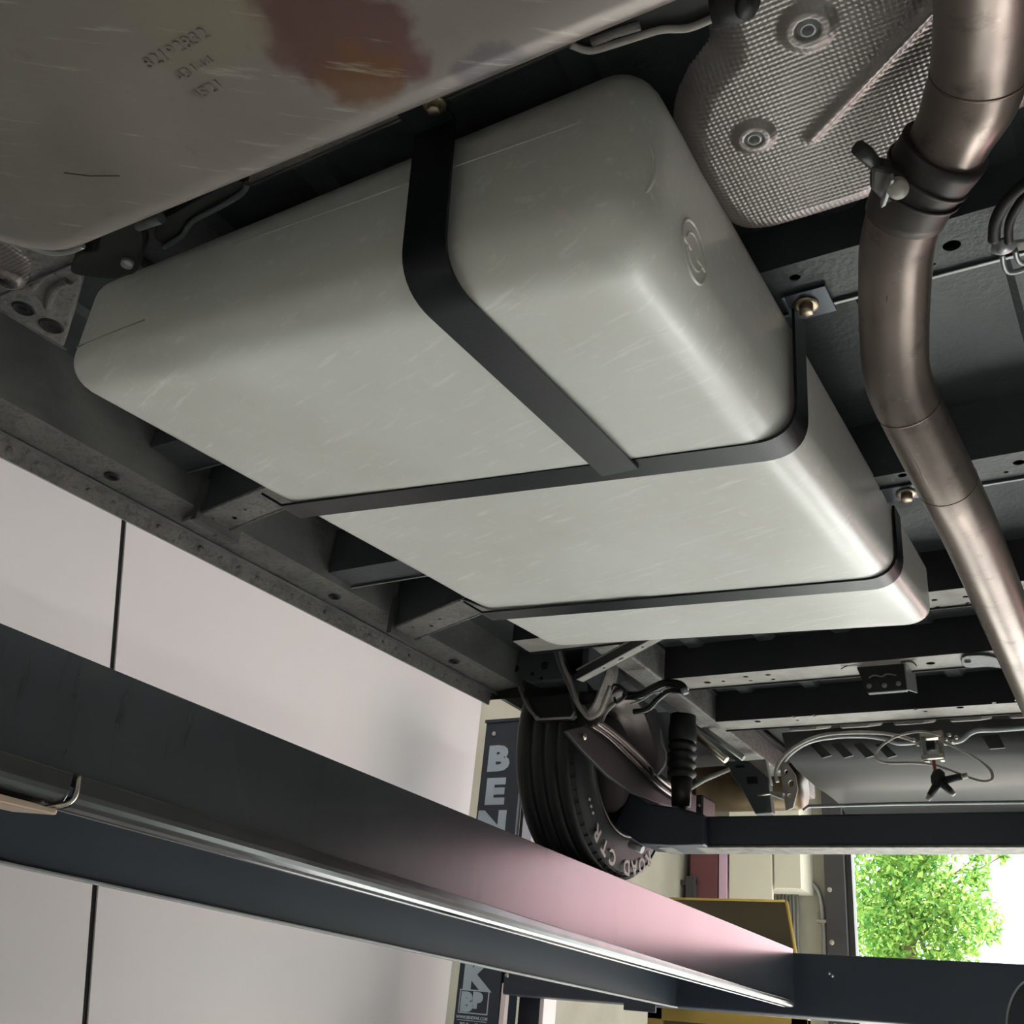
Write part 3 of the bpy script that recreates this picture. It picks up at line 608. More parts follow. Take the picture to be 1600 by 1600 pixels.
# rear bumper shell (big curved dark panel) with a wavy bright upper flange
rb = []
prof2 = [(3.50, 1.06), (3.58, .985), (3.72, .96), (3.9, .955), (4.05, .968), (4.18, .972), (4.27, .958), (4.34, .925), (4.39, .92), (4.40, 1.06)]
b = MB(); pf = smooth_path([(0, y, z) for y, z in prof2], 4)
for xx in (-1.12, -.7, -.3, .2, .6): b.v += [Vector((xx, p_.y, p_.z + .006 * math.sin(xx * 7 + p_.y * 9))) for p_ in pf]
k = len(pf)
for i in range(4):
    for j in range(k - 1): b.f.append((i * k + j, i * k + j + 1, (i + 1) * k + j + 1, (i + 1) * k + j)); b.sm.append(True)
bumper = b.build('rear_bumper_shell', mat('satin_bumper', (20, 19, 18), .42, .0, spec=.2, c2=(28, 26, 24), nscale=4), van)
MB().tube(smooth_path(PX([(1215, 1205), (1232, 1180), (1262, 1160), (1300, 1152), (1345, 1150), (1380, 1154), (1402, 1161), (1430, 1160)], 'y', 3.46), 5), .008, 8).build('bumper_flange', GREYM, bumper)
MB().tube(smooth_path(PX([(1470, 1161), (1500, 1157), (1515, 1146), (1530, 1141), (1560, 1140), (1620, 1135)], 'y', 3.46), 5), .009, 8).build('bumper_flange', GREYM, bumper)
for i in range(6):
    x_ = 1265 + i * 34; q = PX([(x_, 1163), (x_ + 14, 1160), (x_ + 34, 1180), (x_ + 20, 1184)], 'y', 3.50)
    if x_ < 1400: MB().prism(q, (0, .01, 0)).build('bumper_corrugation', UDARK, bumper)
q = PX([(1534, 1150), (1560, 1147), (1570, 1168), (1546, 1170)], 'y', 3.50); MB().prism(q, (0, .01, 0)).build('bumper_corrugation', UDARK, bumper)
MB().tube(PX([(1255, 1266), (1263, 1260), (1400, 1256), (1620, 1253)], 'y', 3.7), .006, 8).build('bumper_edge', GREYM, bumper)

# ================================================================== HANGING THINGS UNDER THE VAN
# winch carrier and cables
wc = thing('spare_wheel_winch', 'small bright winch bracket hanging above the dark bumper shell', 'winch')
q = PX([(1437, 1150), (1472, 1146), (1475, 1188), (1444, 1190)], 'y', 3.3)
MB().prism([q[0], q[0] + (q[1] - q[0]) * .25, q[3] + (q[2] - q[3]) * .25, q[3]], (0, .02, 0)).build('side_plate', GREYM, wc, .002)
MB().prism([q[1] - (q[1] - q[0]) * .2, q[1], q[2], q[2] - (q[2] - q[3]) * .2], (0, .02, 0)).build('side_plate', GALV, wc, .002)
MB().prism([q[0] + Vector((0, 0, -.01)), q[1] + Vector((0, 0, -.01)), q[1] + Vector((0, 0, .012)), q[0] + Vector((0, 0, .012))], (0, .03, 0)).build('top_plate', GALV, wc, .002)
MB().tube(PX([(1440, 1184), (1474, 1181)], 'y', 3.29), .008, 8).build('roller', GALV, wc)
MB().lathe([(0, -.012), (.016, -.012), (.016, .012), (0, .012)], P(1455, 1165, 'y', 3.3), (1, 0, 0), 16).build('drum', RUB, wc)
for px, py in ((1428, 1156), (1434, 1163), (1478, 1155), (1488, 1158), (1483, 1148), (1494, 1152)):
    MB().lathe([(0, -.006), (.006, -.004), (.006, .004), (0, .006)], P(px, py, 'y', 3.29), (.3, 0, 1), 8).build('clip', GALV, wc)
CAB = mat('pale_cable', (186, 182, 174), .35, c2=(150, 146, 140), nscale=30)
CABD = mat('dark_cable', (40, 40, 42), .4)
lp = smooth_path(PX([(1470, 1149), (1440, 1143), (1405, 1149), (1380, 1163), (1368, 1178), (1372, 1188), (1392, 1192), (1430, 1192), (1462, 1196), (1500, 1210), (1530, 1220), (1546, 1220), (1551, 1214), (1545, 1200), (1520, 1182), (1490, 1166), (1474, 1160)], 'y', 3.27), 5)
tag(MB().tube(lp, .0042, 8).build('cable_loop', CAB), 'pale control cable looping wide around the winch bracket', 'cable')
tag(MB().tube(smooth_path(PX([(1215, 1222), (1212, 1205), (1222, 1185), (1245, 1165), (1280, 1150), (1320, 1145), (1370, 1145), (1405, 1150), (1436, 1160)], 'y', 3.30), 5), .006, 8).build('arched_cable', CAB), 'thick pale cable arching left from the winch to the frame', 'cable')
hk = thing('cable_connector', 'black branching connector with pale tips hanging below the winch', 'connector')
MB().tube(smooth_path(PX([(1459, 1188), (1460, 1198), (1462, 1206)], 'y', 3.26), 3), .005, 8).build('stem', mat('copper_stem', (170, 100, 70), .4, .6), hk)
MB().lathe([(.006, -.03), (.018, -.018), (.022, 0), (.016, .02), (.004, .028)], P(1466, 1216, 'y', 3.26), (.2, 0, 1), 16).build('body', RUB, hk)
for e, s in (((1449, 1250), (1466, 1222)), ((1491, 1242), (1470, 1222)), ((1512, 1211), (1474, 1220))):
    a_, b_ = P(s[0], s[1], 'y', 3.25), P(e[0], e[1], 'y', 3.25)
    MB().tube([a_, a_ * .25 + b_ * .75], [.012, .010], 10).build('branch', RUB, hk)
    MB().tube([a_ * .25 + b_ * .75, b_], [.009, .007], 10).build('tip', CAB, hk)
# steel mounting plate with holes left of the bumper
pl_ = thing('tow_plate', 'upright pale steel plate with cut holes left of the bumper shell', 'plate')
q0 = P(1232, 1225, 'y', 3.45)
o = plate('plate', UGREY, pl_, (q0.x - .03, 3.45, q0.z - .09), (1, 0, 0), (0, 0, 1), [(.02, .0), (.045, .01), (.062, .07), (.055, .12), (.03, .16), (.0, .17), (.01, .09)], [(.04, .09, .010, .012), (.034, .05, .008, .007), (.024, .13, .006, .008)], .01)
MB().prism(PX([(1203, 1236), (1224, 1238), (1222, 1248), (1200, 1240)], 'y', 3.42), (0, .03, 0)).build('foot', GREYM, pl_, .002)
MB().tube(PX([(1184, 1243), (1204, 1240)], 'y', 3.4), .003, 8).build('pin', GALV, pl_)
# bracket run at left of it
fb = thing('shock_bracket', 'dark stamped bracket with square openings beside the rear frame rail', 'bracket')
MB().prism(PX([(1128, 1190), (1168, 1188), (1200, 1215), (1206, 1270), (1180, 1272), (1160, 1235)], 'y', 3.55), (0, .04, 0)).build('body', UBODY, fb, .004)
MB().prism(PX([(1168, 1188), (1196, 1186), (1204, 1225), (1196, 1226)], 'y', 3.56), (0, .03, 0)).build('face', UGREY, fb, .002)
for q in ([(1148, 1196), (1162, 1195), (1164, 1199), (1150, 1200)], [(1166, 1214), (1182, 1213), (1184, 1224), (1168, 1225)]):
    MB().prism(PX(q, 'y', 3.547), (0, .004, 0)).build('opening', HOLE, fb)
# round pale brown silencer end
mf = thing('rear_silencer', 'round brownish metal silencer end behind the axle beam', 'silencer')
c = P(1150, 1232, 'y', 4.0)
MB().lathe([(0, -.25), (.06, -.25), (.085, -.22), (.09, -.1), (.09, .22), (.085, .25), (0, .25)], c + Vector((.02, 0, 0)), (1, 0, 0), 28).build('can', mat('rusty_can', (150, 126, 92), .4, .5, c2=(96, 84, 66), nscale=6), mf)
# rods / strut pair (bright) right of bellows
st = thing('torsion_rod', 'pair of bright slanted metal rods right of the ribbed bellows', 'rod')
MB().tube(PX([(1078, 1140), (1135, 1188)], 'y', 3.2), .012, 12).build('rod', GALV, st)
MB().tube(PX([(1090, 1132), (1162, 1185)], 'y', 3.25), .010, 12).build('rod', GREYM, st)
tag(MB().tube(PX([(1078, 1232), (1100, 1218), (1140, 1202)], 'y', 3.3), [.008, .009, .007], 10).build('stabiliser_link', UGREY), 'thin grey link rod between bellows and stamped bracket', 'rod')
# bellows bump stop
bl = thing('ribbed_bellows', 'black ribbed rubber bellows standing on the axle end', 'bellows')
cx_, cy_ = P(1066, 1172, 'y', 3.1).x, 3.1
zt_, zb_ = P(1066, 1132, 'y', 3.1).z, P(1066, 1216, 'y', 3.1).z
pr = [(.0, zb_), (.034, zb_)]
nrib = 4
for i in range(nrib * 8 + 1):
    tt = i / 8; zz = zb_ + (zt_ - zb_) * .66 * i / (nrib * 8)
    pr.append((.035 + .012 * abs(math.sin(math.pi * tt)), zz))
MB().lathe([(r_, z - zb_) for r_, z in pr], (cx_, cy_, zb_), (0, 0, 1), 28).build('bellows', RUB, bl)
zm = zb_ + (zt_ - zb_) * .66
MB().lathe([(.04, 0), (.046, .003), (.046, .05), (.043, .054), (.043, .09), (.0, .09)], (cx_, cy_, zm), (0, 0, 1), 28).build('top_cup', RUB, bl)
MB().lathe([(0, -.09), (.03, -.09), (.034, 0), (0, 0)], (cx_, cy_, zb_), (0, 0, 1), 20).build('foot', BLKM, bl)
# trailing spring plate
sp = thing('leaf_spring', 'long dark leaf spring arm with bright ridges sloping to the axle', 'spring')
aa = PX([(885, 1142), (922, 1131), (950, 1150), (985, 1183), (1020, 1222), (1050, 1247), (1075, 1257), (1064, 1264), (1030, 1256), (990, 1240), (950, 1212), (908, 1170)], 'x', -1.40)
MB().prism(aa, (-.012, 0, 0)).build('side_plate', mat('satin_black', (38, 38, 39), .5, spec=.3), sp, .002)
rd = smooth_path(PX([(922, 1131), (950, 1150), (985, 1183), (1020, 1219), (1050, 1242), (1073, 1254)], 'x', -1.385), 4)
MB().tube(rd, .009, 10).build('lower_leaf', mat('pink_lit_steel', (74, 64, 62), .26, .6), sp)  # rosy tone stands in for pink light on the ridge
MB().tube(smooth_path(PX([(930, 1126), (958, 1146), (992, 1176), (1028, 1212), (1056, 1234), (1073, 1243)], 'x', -1.375), 4), .011, 10).build('upper_leaf', mat('pink_lit_steel_bright', (96, 88, 84), .28, .6), sp)  # lighter rosy tone for the brighter lit ridge
q = P(912, 1151, 'x', -1.395); MB().lathe([(0, 0), (.010, 0), (.009, .006), (0, .007)], q, (1, 0, 0), 12).build('bolt', GALV, sp)
for px in ((1071, 1252), (1098, 1262)):
    c = P(px[0], px[1], 'y', 3.12)
    MB().box((c.x - .012, 3.09, c.z - .05), (c.x + .012, 3.2, c.z + .035)).build('u_bolt_clamp', BLKM, sp, .006)
    MB().lathe([(0, 0), (.007, 0), (.006, .005), (0, .006)], (c.x, 3.09, c.z), (0, -1, 0), 10).build('nut', GALV, sp)
# axle beam
ax = thing('rear_axle_beam', 'square blue black axle beam running right from the tyre', 'axle')
z0a, z1a = .606, .690
a0 = P(1090, 1273, 'y', 3.06)
zz0, zz1 = P(1300, 1321, 'y', 3.06).z, P(1300, 1272, 'y', 3.06).z
MB().box((-1.38, 3.06, zz0), (.35, 3.16, zz1)).build('beam', BEAMB, ax, .006, 2)
MB().box((-1.38, 3.058, zz0 - .006), (.35, 3.162, zz0 - .0005)).build('bottom_lip', BEAMG, ax)  # paler strip along the underside of the beam
MB().prism(PX([(985, 1235), (1010, 1255), (1062, 1262), (1100, 1272), (1100, 1320), (1050, 1321), (1000, 1318), (960, 1290)], 'y', 3.02), (0, .14, 0)).build('hub_bracket', BEAMB, ax, .006)
MB().tube(PX([(984, 1318), (1004, 1328)], 'y', 3.01), .012, 10).build('brake_adjuster', GREYM, ax)
# brake hoses and wiring near the hub
tag(MB().tube(smooth_path(PX([(948, 1140), (955, 1150), (966, 1160), (985, 1172), (1005, 1188), (1016, 1202), (1020, 1212)], 'y', 2.95), 4), .004, 8).build('brake_hose', CABD), 'thin dark brake hose curving down towards the axle', 'hose')
tag(MB().tube(smooth_path(PX([(1032, 1140), (1034, 1160), (1040, 1176), (1038, 1196), (1026, 1213)], 'y', 2.98), 4), .0035, 8).build('sensor_wire', GREYM), 'thin grey sensor wire bowed left of the ribbed bellows', 'wire')
cl_ = thing('brake_caliper', 'pale metal brake caliper part inside the wheel', 'caliper')
MB().prism(PX([(936, 1262), (942, 1270), (946, 1280), (946, 1303), (934, 1309), (930, 1285)], 'x', -1.53), (-.03, 0, 0)).build('body', mat('caliper_metal', (136, 120, 118), .4, .6), cl_, .004)
MB().prism(PX([(941, 1278), (949, 1284), (949, 1304), (940, 1308)], 'x', -1.52), (-.02, 0, 0)).build('pad_cover', GREYM, cl_, .003)
for (px, py), w_c in zip(((948, 1138), (954, 1142), (962, 1152), (970, 1160), (982, 1178)), ('uppermost', 'second from the top', 'middle', 'second from the bottom', 'lowest')):
    tag(MB().lathe([(0, -.006), (.007, -.004), (.007, .005), (0, .007)], P(px, py, 'y', 2.93), (.4, 0, 1), 8).build('hose_clip', GALV), w_c + ' of the five tiny bright hose clips above the leaf spring', 'clip', 'hose clips above the leaf spring')
# wiring bundle (glossy black) from hanger to fourth cross member
wb = thing('wiring_bundle', 'glossy black wiring loom bending across the light frame rail', 'wiring')
MB().tube(smooth_path(PX([(975, 1087), (1000, 1086), (1020, 1076), (1040, 1068), (1062, 1070), (1070, 1080)], 'y', 2.66), 5), .013, 10).build('loom', mat('gloss_black', (20, 21, 22), .18), wb)
MB().tube(smooth_path(PX([(990, 1112), (1012, 1108), (1028, 1092), (1045, 1080), (1070, 1080)], 'y', 2.64), 5), .008, 10).build('branch', MATS['gloss_black'], wb)
MB().tube(smooth_path(PX([(985, 1100), (1000, 1095), (1020, 1083), (1035, 1080)], 'y', 2.62), 4), .003, 8).build('thin_wire', GREYM, wb)
MB().tube(smooth_path(PX([(955, 1078), (960, 1070), (972, 1075), (978, 1086), (964, 1098), (960, 1090)], 'y', 2.6), 4), .004, 8).build('thin_wire', RUB, wb)
MB().lathe([(0, -.01), (.01, -.008), (.01, .008), (0, .01)], P(1070, 1080, 'y', 2.62), (1, 0, .3), 10).build('connector', GREYM, wb)
# wheel
wh = thing('wheel', 'black tyre with white sidewall letters standing on the runway', 'wheel')
WC = Vector((0, 3.08, .859)); xi, xo = -1.515, -1.735
WR = .365
prt = [(.235, xi + .0), (.25, xi + .008), (.285, xi + .012), (.325, xi + .008), (.348, xi - .004), (.360, xi - .02), (.365, xi - .045), (.366, (xi + xo) / 2), (.365, xo + .045), (.358, xo + .018), (.345, xo + .004), (.285, xo - .006), (.235, xo + .004)]
MB().lathe([(r_, x_) for r_, x_ in prt] + [(.225, xo + .02), (.225, xi - .015)], (0, WC.y, WC.z), (1, 0, 0), 72, True).build('tyre', TYREM, wh)
for i in range(4):                                       # circumferential grooves between proud tread ribs
    x_ = xo + .03 + i * .045
    MB().lathe([(.362, x_), (.3705, x_ + .003), (.3705, x_ + .034), (.362, x_ + .037)], (0, WC.y, WC.z), (1, 0, 0), 64).build('tread_rib', TYREM, wh)
me_ = None
for i in range(60):
    an = 2 * math.pi * i / 60
    c = WC + Vector((xi - .022, math.cos(an) * .357, math.sin(an) * .357)); t_ = Vector((0, -math.sin(an), math.cos(an))); n__ = Vector((0, math.cos(an), math.sin(an)))
    b = MB(); q = []
    for (a_, b_, c_) in ((-.013, -.014, 0), (.013, -.014, 0), (.013, .014, -.012), (-.013, .014, -.012)): q.append(c + t_ * a_ + Vector((-b_, 0, 0)) + n__ * (c_ + .004 + (.006 if b_ < 0 else .010)))
    q = [c + t_ * a_ + Vector((bx_, 0, 0)) + n__ * rr for a_, bx_, rr in ((-.013, -.016, .003), (.013, -.016, .003), (.013, .016, -.013), (-.013, .016, -.013))]
    o = MB().hexa(q + [p_ + n__ * .010 + Vector((.004, 0, 0)) for p_ in q]).build('tread_block', TYREM, wh)
MB().lathe([(.236, xi + .002), (.242, xi + .006), (.236, xi + .009), (.228, xi + .004), (.215, xi - .03), (.195, xi - .04), (.19, xi - .09), (.17, xi - .11), (.05, xi - .12), (0, xi - .12)], (0, WC.y, WC.z), (1, 0, 0), 56).build('rim', RIMM, wh)
MB().lathe([(.13, xi - .1), (.16, xi - .1), (.16, xi - .06), (.15, xi - .045), (.0, xi - .04)], (0, WC.y, WC.z), (1, 0, 0), 40).build('brake_drum', HOLE, wh)
for rr_ in (.293, .352): MB().lathe([(rr_, xi + .008 - (.012 if rr_ > .33 else 0)), (rr_ + .002, xi + .012 - (.012 if rr_ > .33 else 0)), (rr_ + .004, xi + .008 - (.012 if rr_ > .33 else 0))], (0, WC.y, WC.z), (1, 0, 0), 64).build('sidewall_ring', TYREM, wh)
for ch, an in zip('ROADCTR', (-57, -67, -77, -87, -105, -115.5, -126)):
    a_ = R(an); n__ = Vector((0, math.cos(a_), math.sin(a_))); c = WC + Vector((xi + .0125, 0, 0)) + n__ * .312
    u_ = Vector((0, math.sin(a_), -math.cos(a_)))          # reading direction clockwise seen from the van centre
    if (u_.cross(n__)).x < 0: u_ = -u_
    text('sidewall_letter', ch, TYREW, wh, c - n__ * .0, u_, n__, .064, .0012, .0018, 1.0, 'CENTER')
for an in (-137, -141, -145):
    a_ = R(an); n__ = Vector((0, math.cos(a_), math.sin(a_))); c = WC + Vector((xi + .0125, 0, 0)) + n__ * .318
    MB().box((c.x, c.y - .006, c.z - .004), (c.x + .001, c.y + .006, c.z + .004)).build('sidewall_mark', TYREW, wh)

# ================================================================== FUEL TANK (upper left)
FT = mat('fuel_tank_metal', (158, 148, 144), .36, .5, c2=(130, 122, 118), nscale=5, rvar=.08, bump=.10, bscale=6, detail=6)
def ft_nodes():
    nt = FT.node_tree; b = nt.nodes['Principled BSDF']; tc = nt.nodes['Texture Coordinate']
    def blob(center, rad, sc, ns):
        mp = nt.nodes.new('ShaderNodeMapping'); mp.inputs['Location'].default_value = tuple(-c * s for c, s in zip(center, sc)); mp.inputs['Scale'].default_value = sc
        nt.links.new(tc.outputs['Object'], mp.inputs[0])
        nz = nt.nodes.new('ShaderNodeTexNoise'); nz.inputs['Scale'].default_value = ns; nz.inputs['Detail'].default_value = 6
        nt.links.new(tc.outputs['Object'], nz.inputs['Vector'])
        ln = nt.nodes.new('ShaderNodeVectorMath'); ln.operation = 'LENGTH'; nt.links.new(mp.outputs[0], ln.inputs[0])
        ad = nt.nodes.new('ShaderNodeMath'); ad.operation = 'MULTIPLY_ADD'; nt.links.new(nz.outputs[0], ad.inputs[0]); ad.inputs[1].default_value = 1.3; nt.links.new(ln.outputs['Value'], ad.inputs[2])
        r = nt.nodes.new('ShaderNodeMapRange'); r.inputs['From Min'].default_value = rad + .16; r.inputs['From Max'].default_value = rad - .10; r.inputs['To Max'].default_value = .85; r.interpolation_type = 'SMOOTHSTEP'
        nt.links.new(ad.outputs[0], r.inputs[0]); return r.outputs[0]
    def over(fac, col):
        mx = nt.nodes.new('ShaderNodeMix'); mx.data_type = 'RGBA'; old = b.inputs['Base Color'].links[0].from_socket
        nt.links.new(fac, mx.inputs[0]); nt.links.new(old, mx.inputs[6]); mx.inputs[7].default_value = lin(col); nt.links.new(mx.outputs[2], b.inputs['Base Color'])
    return blob, over
ftb, fto = ft_nodes()
ft = thing('fuel_tank', 'big stained bare metal fuel tank at the top left with stamped numbers', 'fuel tank')
def rbox(lo, hi, r, n=6, name='', m=None, parent=None, corners=None, cres=10):
    """rounded box as one mesh; corners = 8 target corners for a trilinear warp (x,y,z bit order)"""
    lo = Vector(lo); hi = Vector(hi); b = MB(); bm = bmesh.new()
    bmesh.ops.create_cube(bm, size=2); bmesh.ops.subdivide_edges(bm, edges=bm.edges, cuts=cres, use_grid_fill=True)
    S = (hi - lo) / 2; c = (hi + lo) / 2; core = Vector([max(.0, s - r) for s in S])
    for v in bm.verts:
        q = Vector(v.co)
        # concentrate rows at the edges
        q = Vector([math.copysign(1 - (1 - abs(t)) ** 1.7, t) for t in q])
        p = Vector([q[i] * S[i] for i in range(3)])
        d = Vector([max(-core[i], min(core[i], p[i])) for i in range(3)])
        e = p - d
        if e.length > 1e-9: p = d + e.normalized() * r
        w_ = [(p[i] / S[i] + 1) / 2 for i in range(3)]
        if corners:
            a = Vector()
            for k_ in range(8):
                f = 1
                for i in range(3): f *= w_[i] if (k_ >> i) & 1 else 1 - w_[i]
                a += Vector(corners[k_]) * f
            p = a
        else: p = p + c
        v.co = (p.x, p.y, p.z + H)
    for f in bm.faces: f.smooth = True
    me = bpy.data.meshes.new(name); bm.to_mesh(me); bm.free(); me.materials.append(m)
    o = bpy.data.objects.new(name, me); C.objects.link(o); o.parent = parent
    return o
FX0, FX1, FY0, FY1 = -1.13, .05, -.9, .520
def plan(x0, x1, y0, y1, r, n=8):
    pts = []
    for cx_, cy_, a0_ in ((x1 - r, y1 - r, 0), (x0 + r, y1 - r, 90), (x0 + r, y0 + r, 180), (x1 - r, y0 + r, 270)):
        for i in range(n + 1): a_ = R(a0_ + 90 * i / n); pts.append((cx_ + r * math.cos(a_), cy_ + r * math.sin(a_)))
    return pts
def loft(rings, name, m, parent, capend=True):
    b = MB(); k = len(rings[0])
    for r_ in rings: b.v += [Vector(p) for p in r_]
    for i in range(len(rings) - 1):
        for j in range(k): j2 = (j + 1) % k; b.f.append((i * k + j, i * k + j2, (i + 1) * k + j2, (i + 1) * k + j)); b.sm.append(True)
    b.f.append(tuple(range(k))); b.sm.append(True); b.f.append(tuple(range((len(rings) - 1) * k, len(rings) * k))); b.sm.append(False)
    return b.build(name, m, parent)
rg = []
for ins, z in ((.06, .8), (.03, .8005), (.014, .803), (.004, .811), (0, .824), (0, 1.02)):
    rg.append([(x_, y_ + .028 * (x_ + 1.0), z) for x_, y_ in plan(FX0 + ins, FX1 - ins, FY0 + ins, FY1 - ins, .10 - ins * .5)])
shell = loft(rg, 'shell', FT, ft)
def streaks(m, col, sc, rot, lo, hi, amt=.6, scale=2.0):
    nt = m.node_tree; b = nt.nodes['Principled BSDF']; tc = nt.nodes['Texture Coordinate']; m0 = nt.nodes.new('ShaderNodeMapping'); m0.inputs['Rotation'].default_value = (0, 0, rot); mp = nt.nodes.new('ShaderNodeMapping'); mp.inputs['Scale'].default_value = sc
    nt.links.new(tc.outputs['Object'], m0.inputs[0]); nt.links.new(m0.outputs[0], mp.inputs[0]); n = nt.nodes.new('ShaderNodeTexNoise'); n.inputs['Scale'].default_value = scale; n.inputs['Detail'].default_value = 8; n.inputs['Roughness'].default_value = .65
    nt.links.new(mp.outputs[0], n.inputs['Vector']); r = nt.nodes.new('ShaderNodeMapRange'); r.inputs['From Min'].default_value = lo; r.inputs['From Max'].default_value = hi; r.inputs['To Max'].default_value = amt
    nt.links.new(n.outputs[0], r.inputs[0]); mx = nt.nodes.new('ShaderNodeMix'); mx.data_type = 'RGBA'; old = b.inputs['Base Color'].links[0].from_socket
    nt.links.new(r.outputs[0], mx.inputs[0]); nt.links.new(old, mx.inputs[6]); mx.inputs[7].default_value = lin(col); nt.links.new(mx.outputs[2], b.inputs['Base Color'])
# stains: two brown burnt patches and paler cloud
bb = Vector(((FX0 + FX1) / 2, (FY0 + FY1) / 2, .91))
for (px, py), sc, rad, ns, col in (((520, 40), (9.0, 11, 0), 1.2, 14, (108, 72, 70)), ((545, 95), (15, 16, 0), 1.25, 18, (124, 90, 66)), ((450, 20), (13, 13, 0), 1.2, 12, (112, 84, 80)), ((300, 50), (7.0, 9, 0), 1.05, 9, (152, 143, 128)), ((760, 90), (14, 16, 0), 1.1, 16, (110, 104, 108))):
    q = P(px, py, 'z', .8); fto(ftb((q.x - bb.x, q.y - bb.y, 0), rad, sc, ns), col)
streaks(FT, (206, 200, 188), (5, 50, 6), -.62, .60, .72, .5)
streaks(FT, (96, 84, 78), (10, 10, 10), .3, .62, .8, .35, 3)
streaks(PLASTIC, (246, 246, 242), (4, 46, 30), .35, .57, .70, .7, 1.6)
streaks(PLASTIC, (240, 238, 232), (14, 14, 14), .6, .58, .72, .5, 2.4)
streaks(PLASTIC, (176, 168, 156), (5, 60, 40), -.1, .66, .74, .35, 1.3)
streaks(EXH, (70, 62, 58), (10, 10, 3), 0, .56, .75, .7, 3)
streaks(EXH, (190, 170, 156), (40, 40, 6), .2, .62, .8, .5, 2)
streaks(RUNW, (52, 50, 52), (1, 9, 1.2), 0, .58, .72, .8, 2.2)
streaks(STRAP, (70, 72, 76), (4, 40, 4), .7, .66, .8, .4, 3)
streaks(UCOATF, (84, 84, 84), (20, 20, 20), .2, .5, .62, .5, 3)
for s_, (px, py), sz_ in (('82192832', (233, 108), .0135), ('43144', (283, 128), .0125), ('4521', (309, 157), .0125)):
    q = P(px, py, 'z', .8)
    text('stamped_number', s_, FT, ft, (q.x, q.y, .7995), (1, .02, 0), (.02, -1, 0), sz_ * 1.3, .0009, .0001, 1.2)
q = PX([(100, 270), (140, 275), (187, 275)], 'z', .7998)
MB().tube(q, .0006, 5).build('scratch', UDARK, ft)
# flange seam of the tank seen at its left corner
fl = MB(); seam = smooth_path(PX([(-60, 330), (0, 362), (40, 382), (80, 395), (110, 392), (130, 384)], 'z', .86), 4)
MB().tube(seam, .004, 8).build('seam_flange', GREYM, ft)
# mount strap brackets of the fuel tank
tb = thing('tank_strap_bracket', 'black bolted bracket blob at the left corner of the fuel tank', 'bracket')
zz = .93
MB().prism(smooth_path(PX([(120, 398), (150, 392), (158, 370), (185, 355), (215, 352), (222, 380), (217, 398), (219, 415), (210, 428), (195, 432), (172, 437), (135, 433), (110, 425)], 'z', .90), 3, True)[:-1], (0, 0, .05)).build('casting', RUB, tb, .006, 3)
MB().lathe([(0, 0), (.009, 0), (.008, -.008), (0, -.009)], P(200, 408, 'z', .90), (0, 0, 1), 18).build('bolt', GREYM, tb)
MB().tube(PX([(215, 352), (252, 340)], 'z', .90), .008, 12).build('sleeve', UBODY, tb)
ap = PX([(256, 384), (240, 368), (250, 345), (275, 332), (330, 300), (372, 283), (384, 290), (380, 302), (345, 322), (298, 348), (285, 368), (262, 386)], 'z', .93)
MB().prism(smooth_path(ap, 3, True)[:-1], (0, 0, .02)).build('strap_arm', BLKM, ft, .003)
ta = bpy.context.scene.objects['strap_arm']
MB().tube(smooth_path(PX([(256, 386), (285, 368), (300, 346), (345, 322), (378, 302), (386, 286)], 'z', .925), 4), .004, 8).build('rolled_edge', UBODY, ta)
ap = PX([(885, 62), (900, 74), (920, 79), (945, 72), (985, 60), (1030, 48), (1065, 42), (1090, 42), (1112, 28), (1120, 0), (1130, -60), (900, 0)], 'z', .93)
MB().prism(smooth_path(ap, 3, True)[:-1], (0, 0, .02)).build('strap_arm', BLKM, ft, .003); tc2 = SC.objects['strap_arm.001']
MB().tube(smooth_path(PX([(892, 70), (920, 79), (950, 72), (1000, 56), (1035, 46), (1075, 44), (1115, 28)], 'z', .925), 4), .004, 8).build('rolled_edge', UGREY, tc2)
MB().tube(PX([(925, 66), (960, 52), (1000, 40)], 'z', .928), .005, 8).build('rib', UCOATF, tc2)
MB().tube(PX([(1112, 12), (1150, 2), (1172, -4)], 'z', .90), [.020, .020, .016], 18).build('bush', RUB, tc2)
MB().lathe([(0, 0), (.014, 0), (.014, .006), (0, .008)], P(1165, 5, 'z', .885), (.6, .1, -.6), 16).build('bush_cap', RUB, tc2)

# ================================================================== WATER TANK
wt = thing('water_tank', 'large white plastic water tank held by black straps under the van', 'water tank')
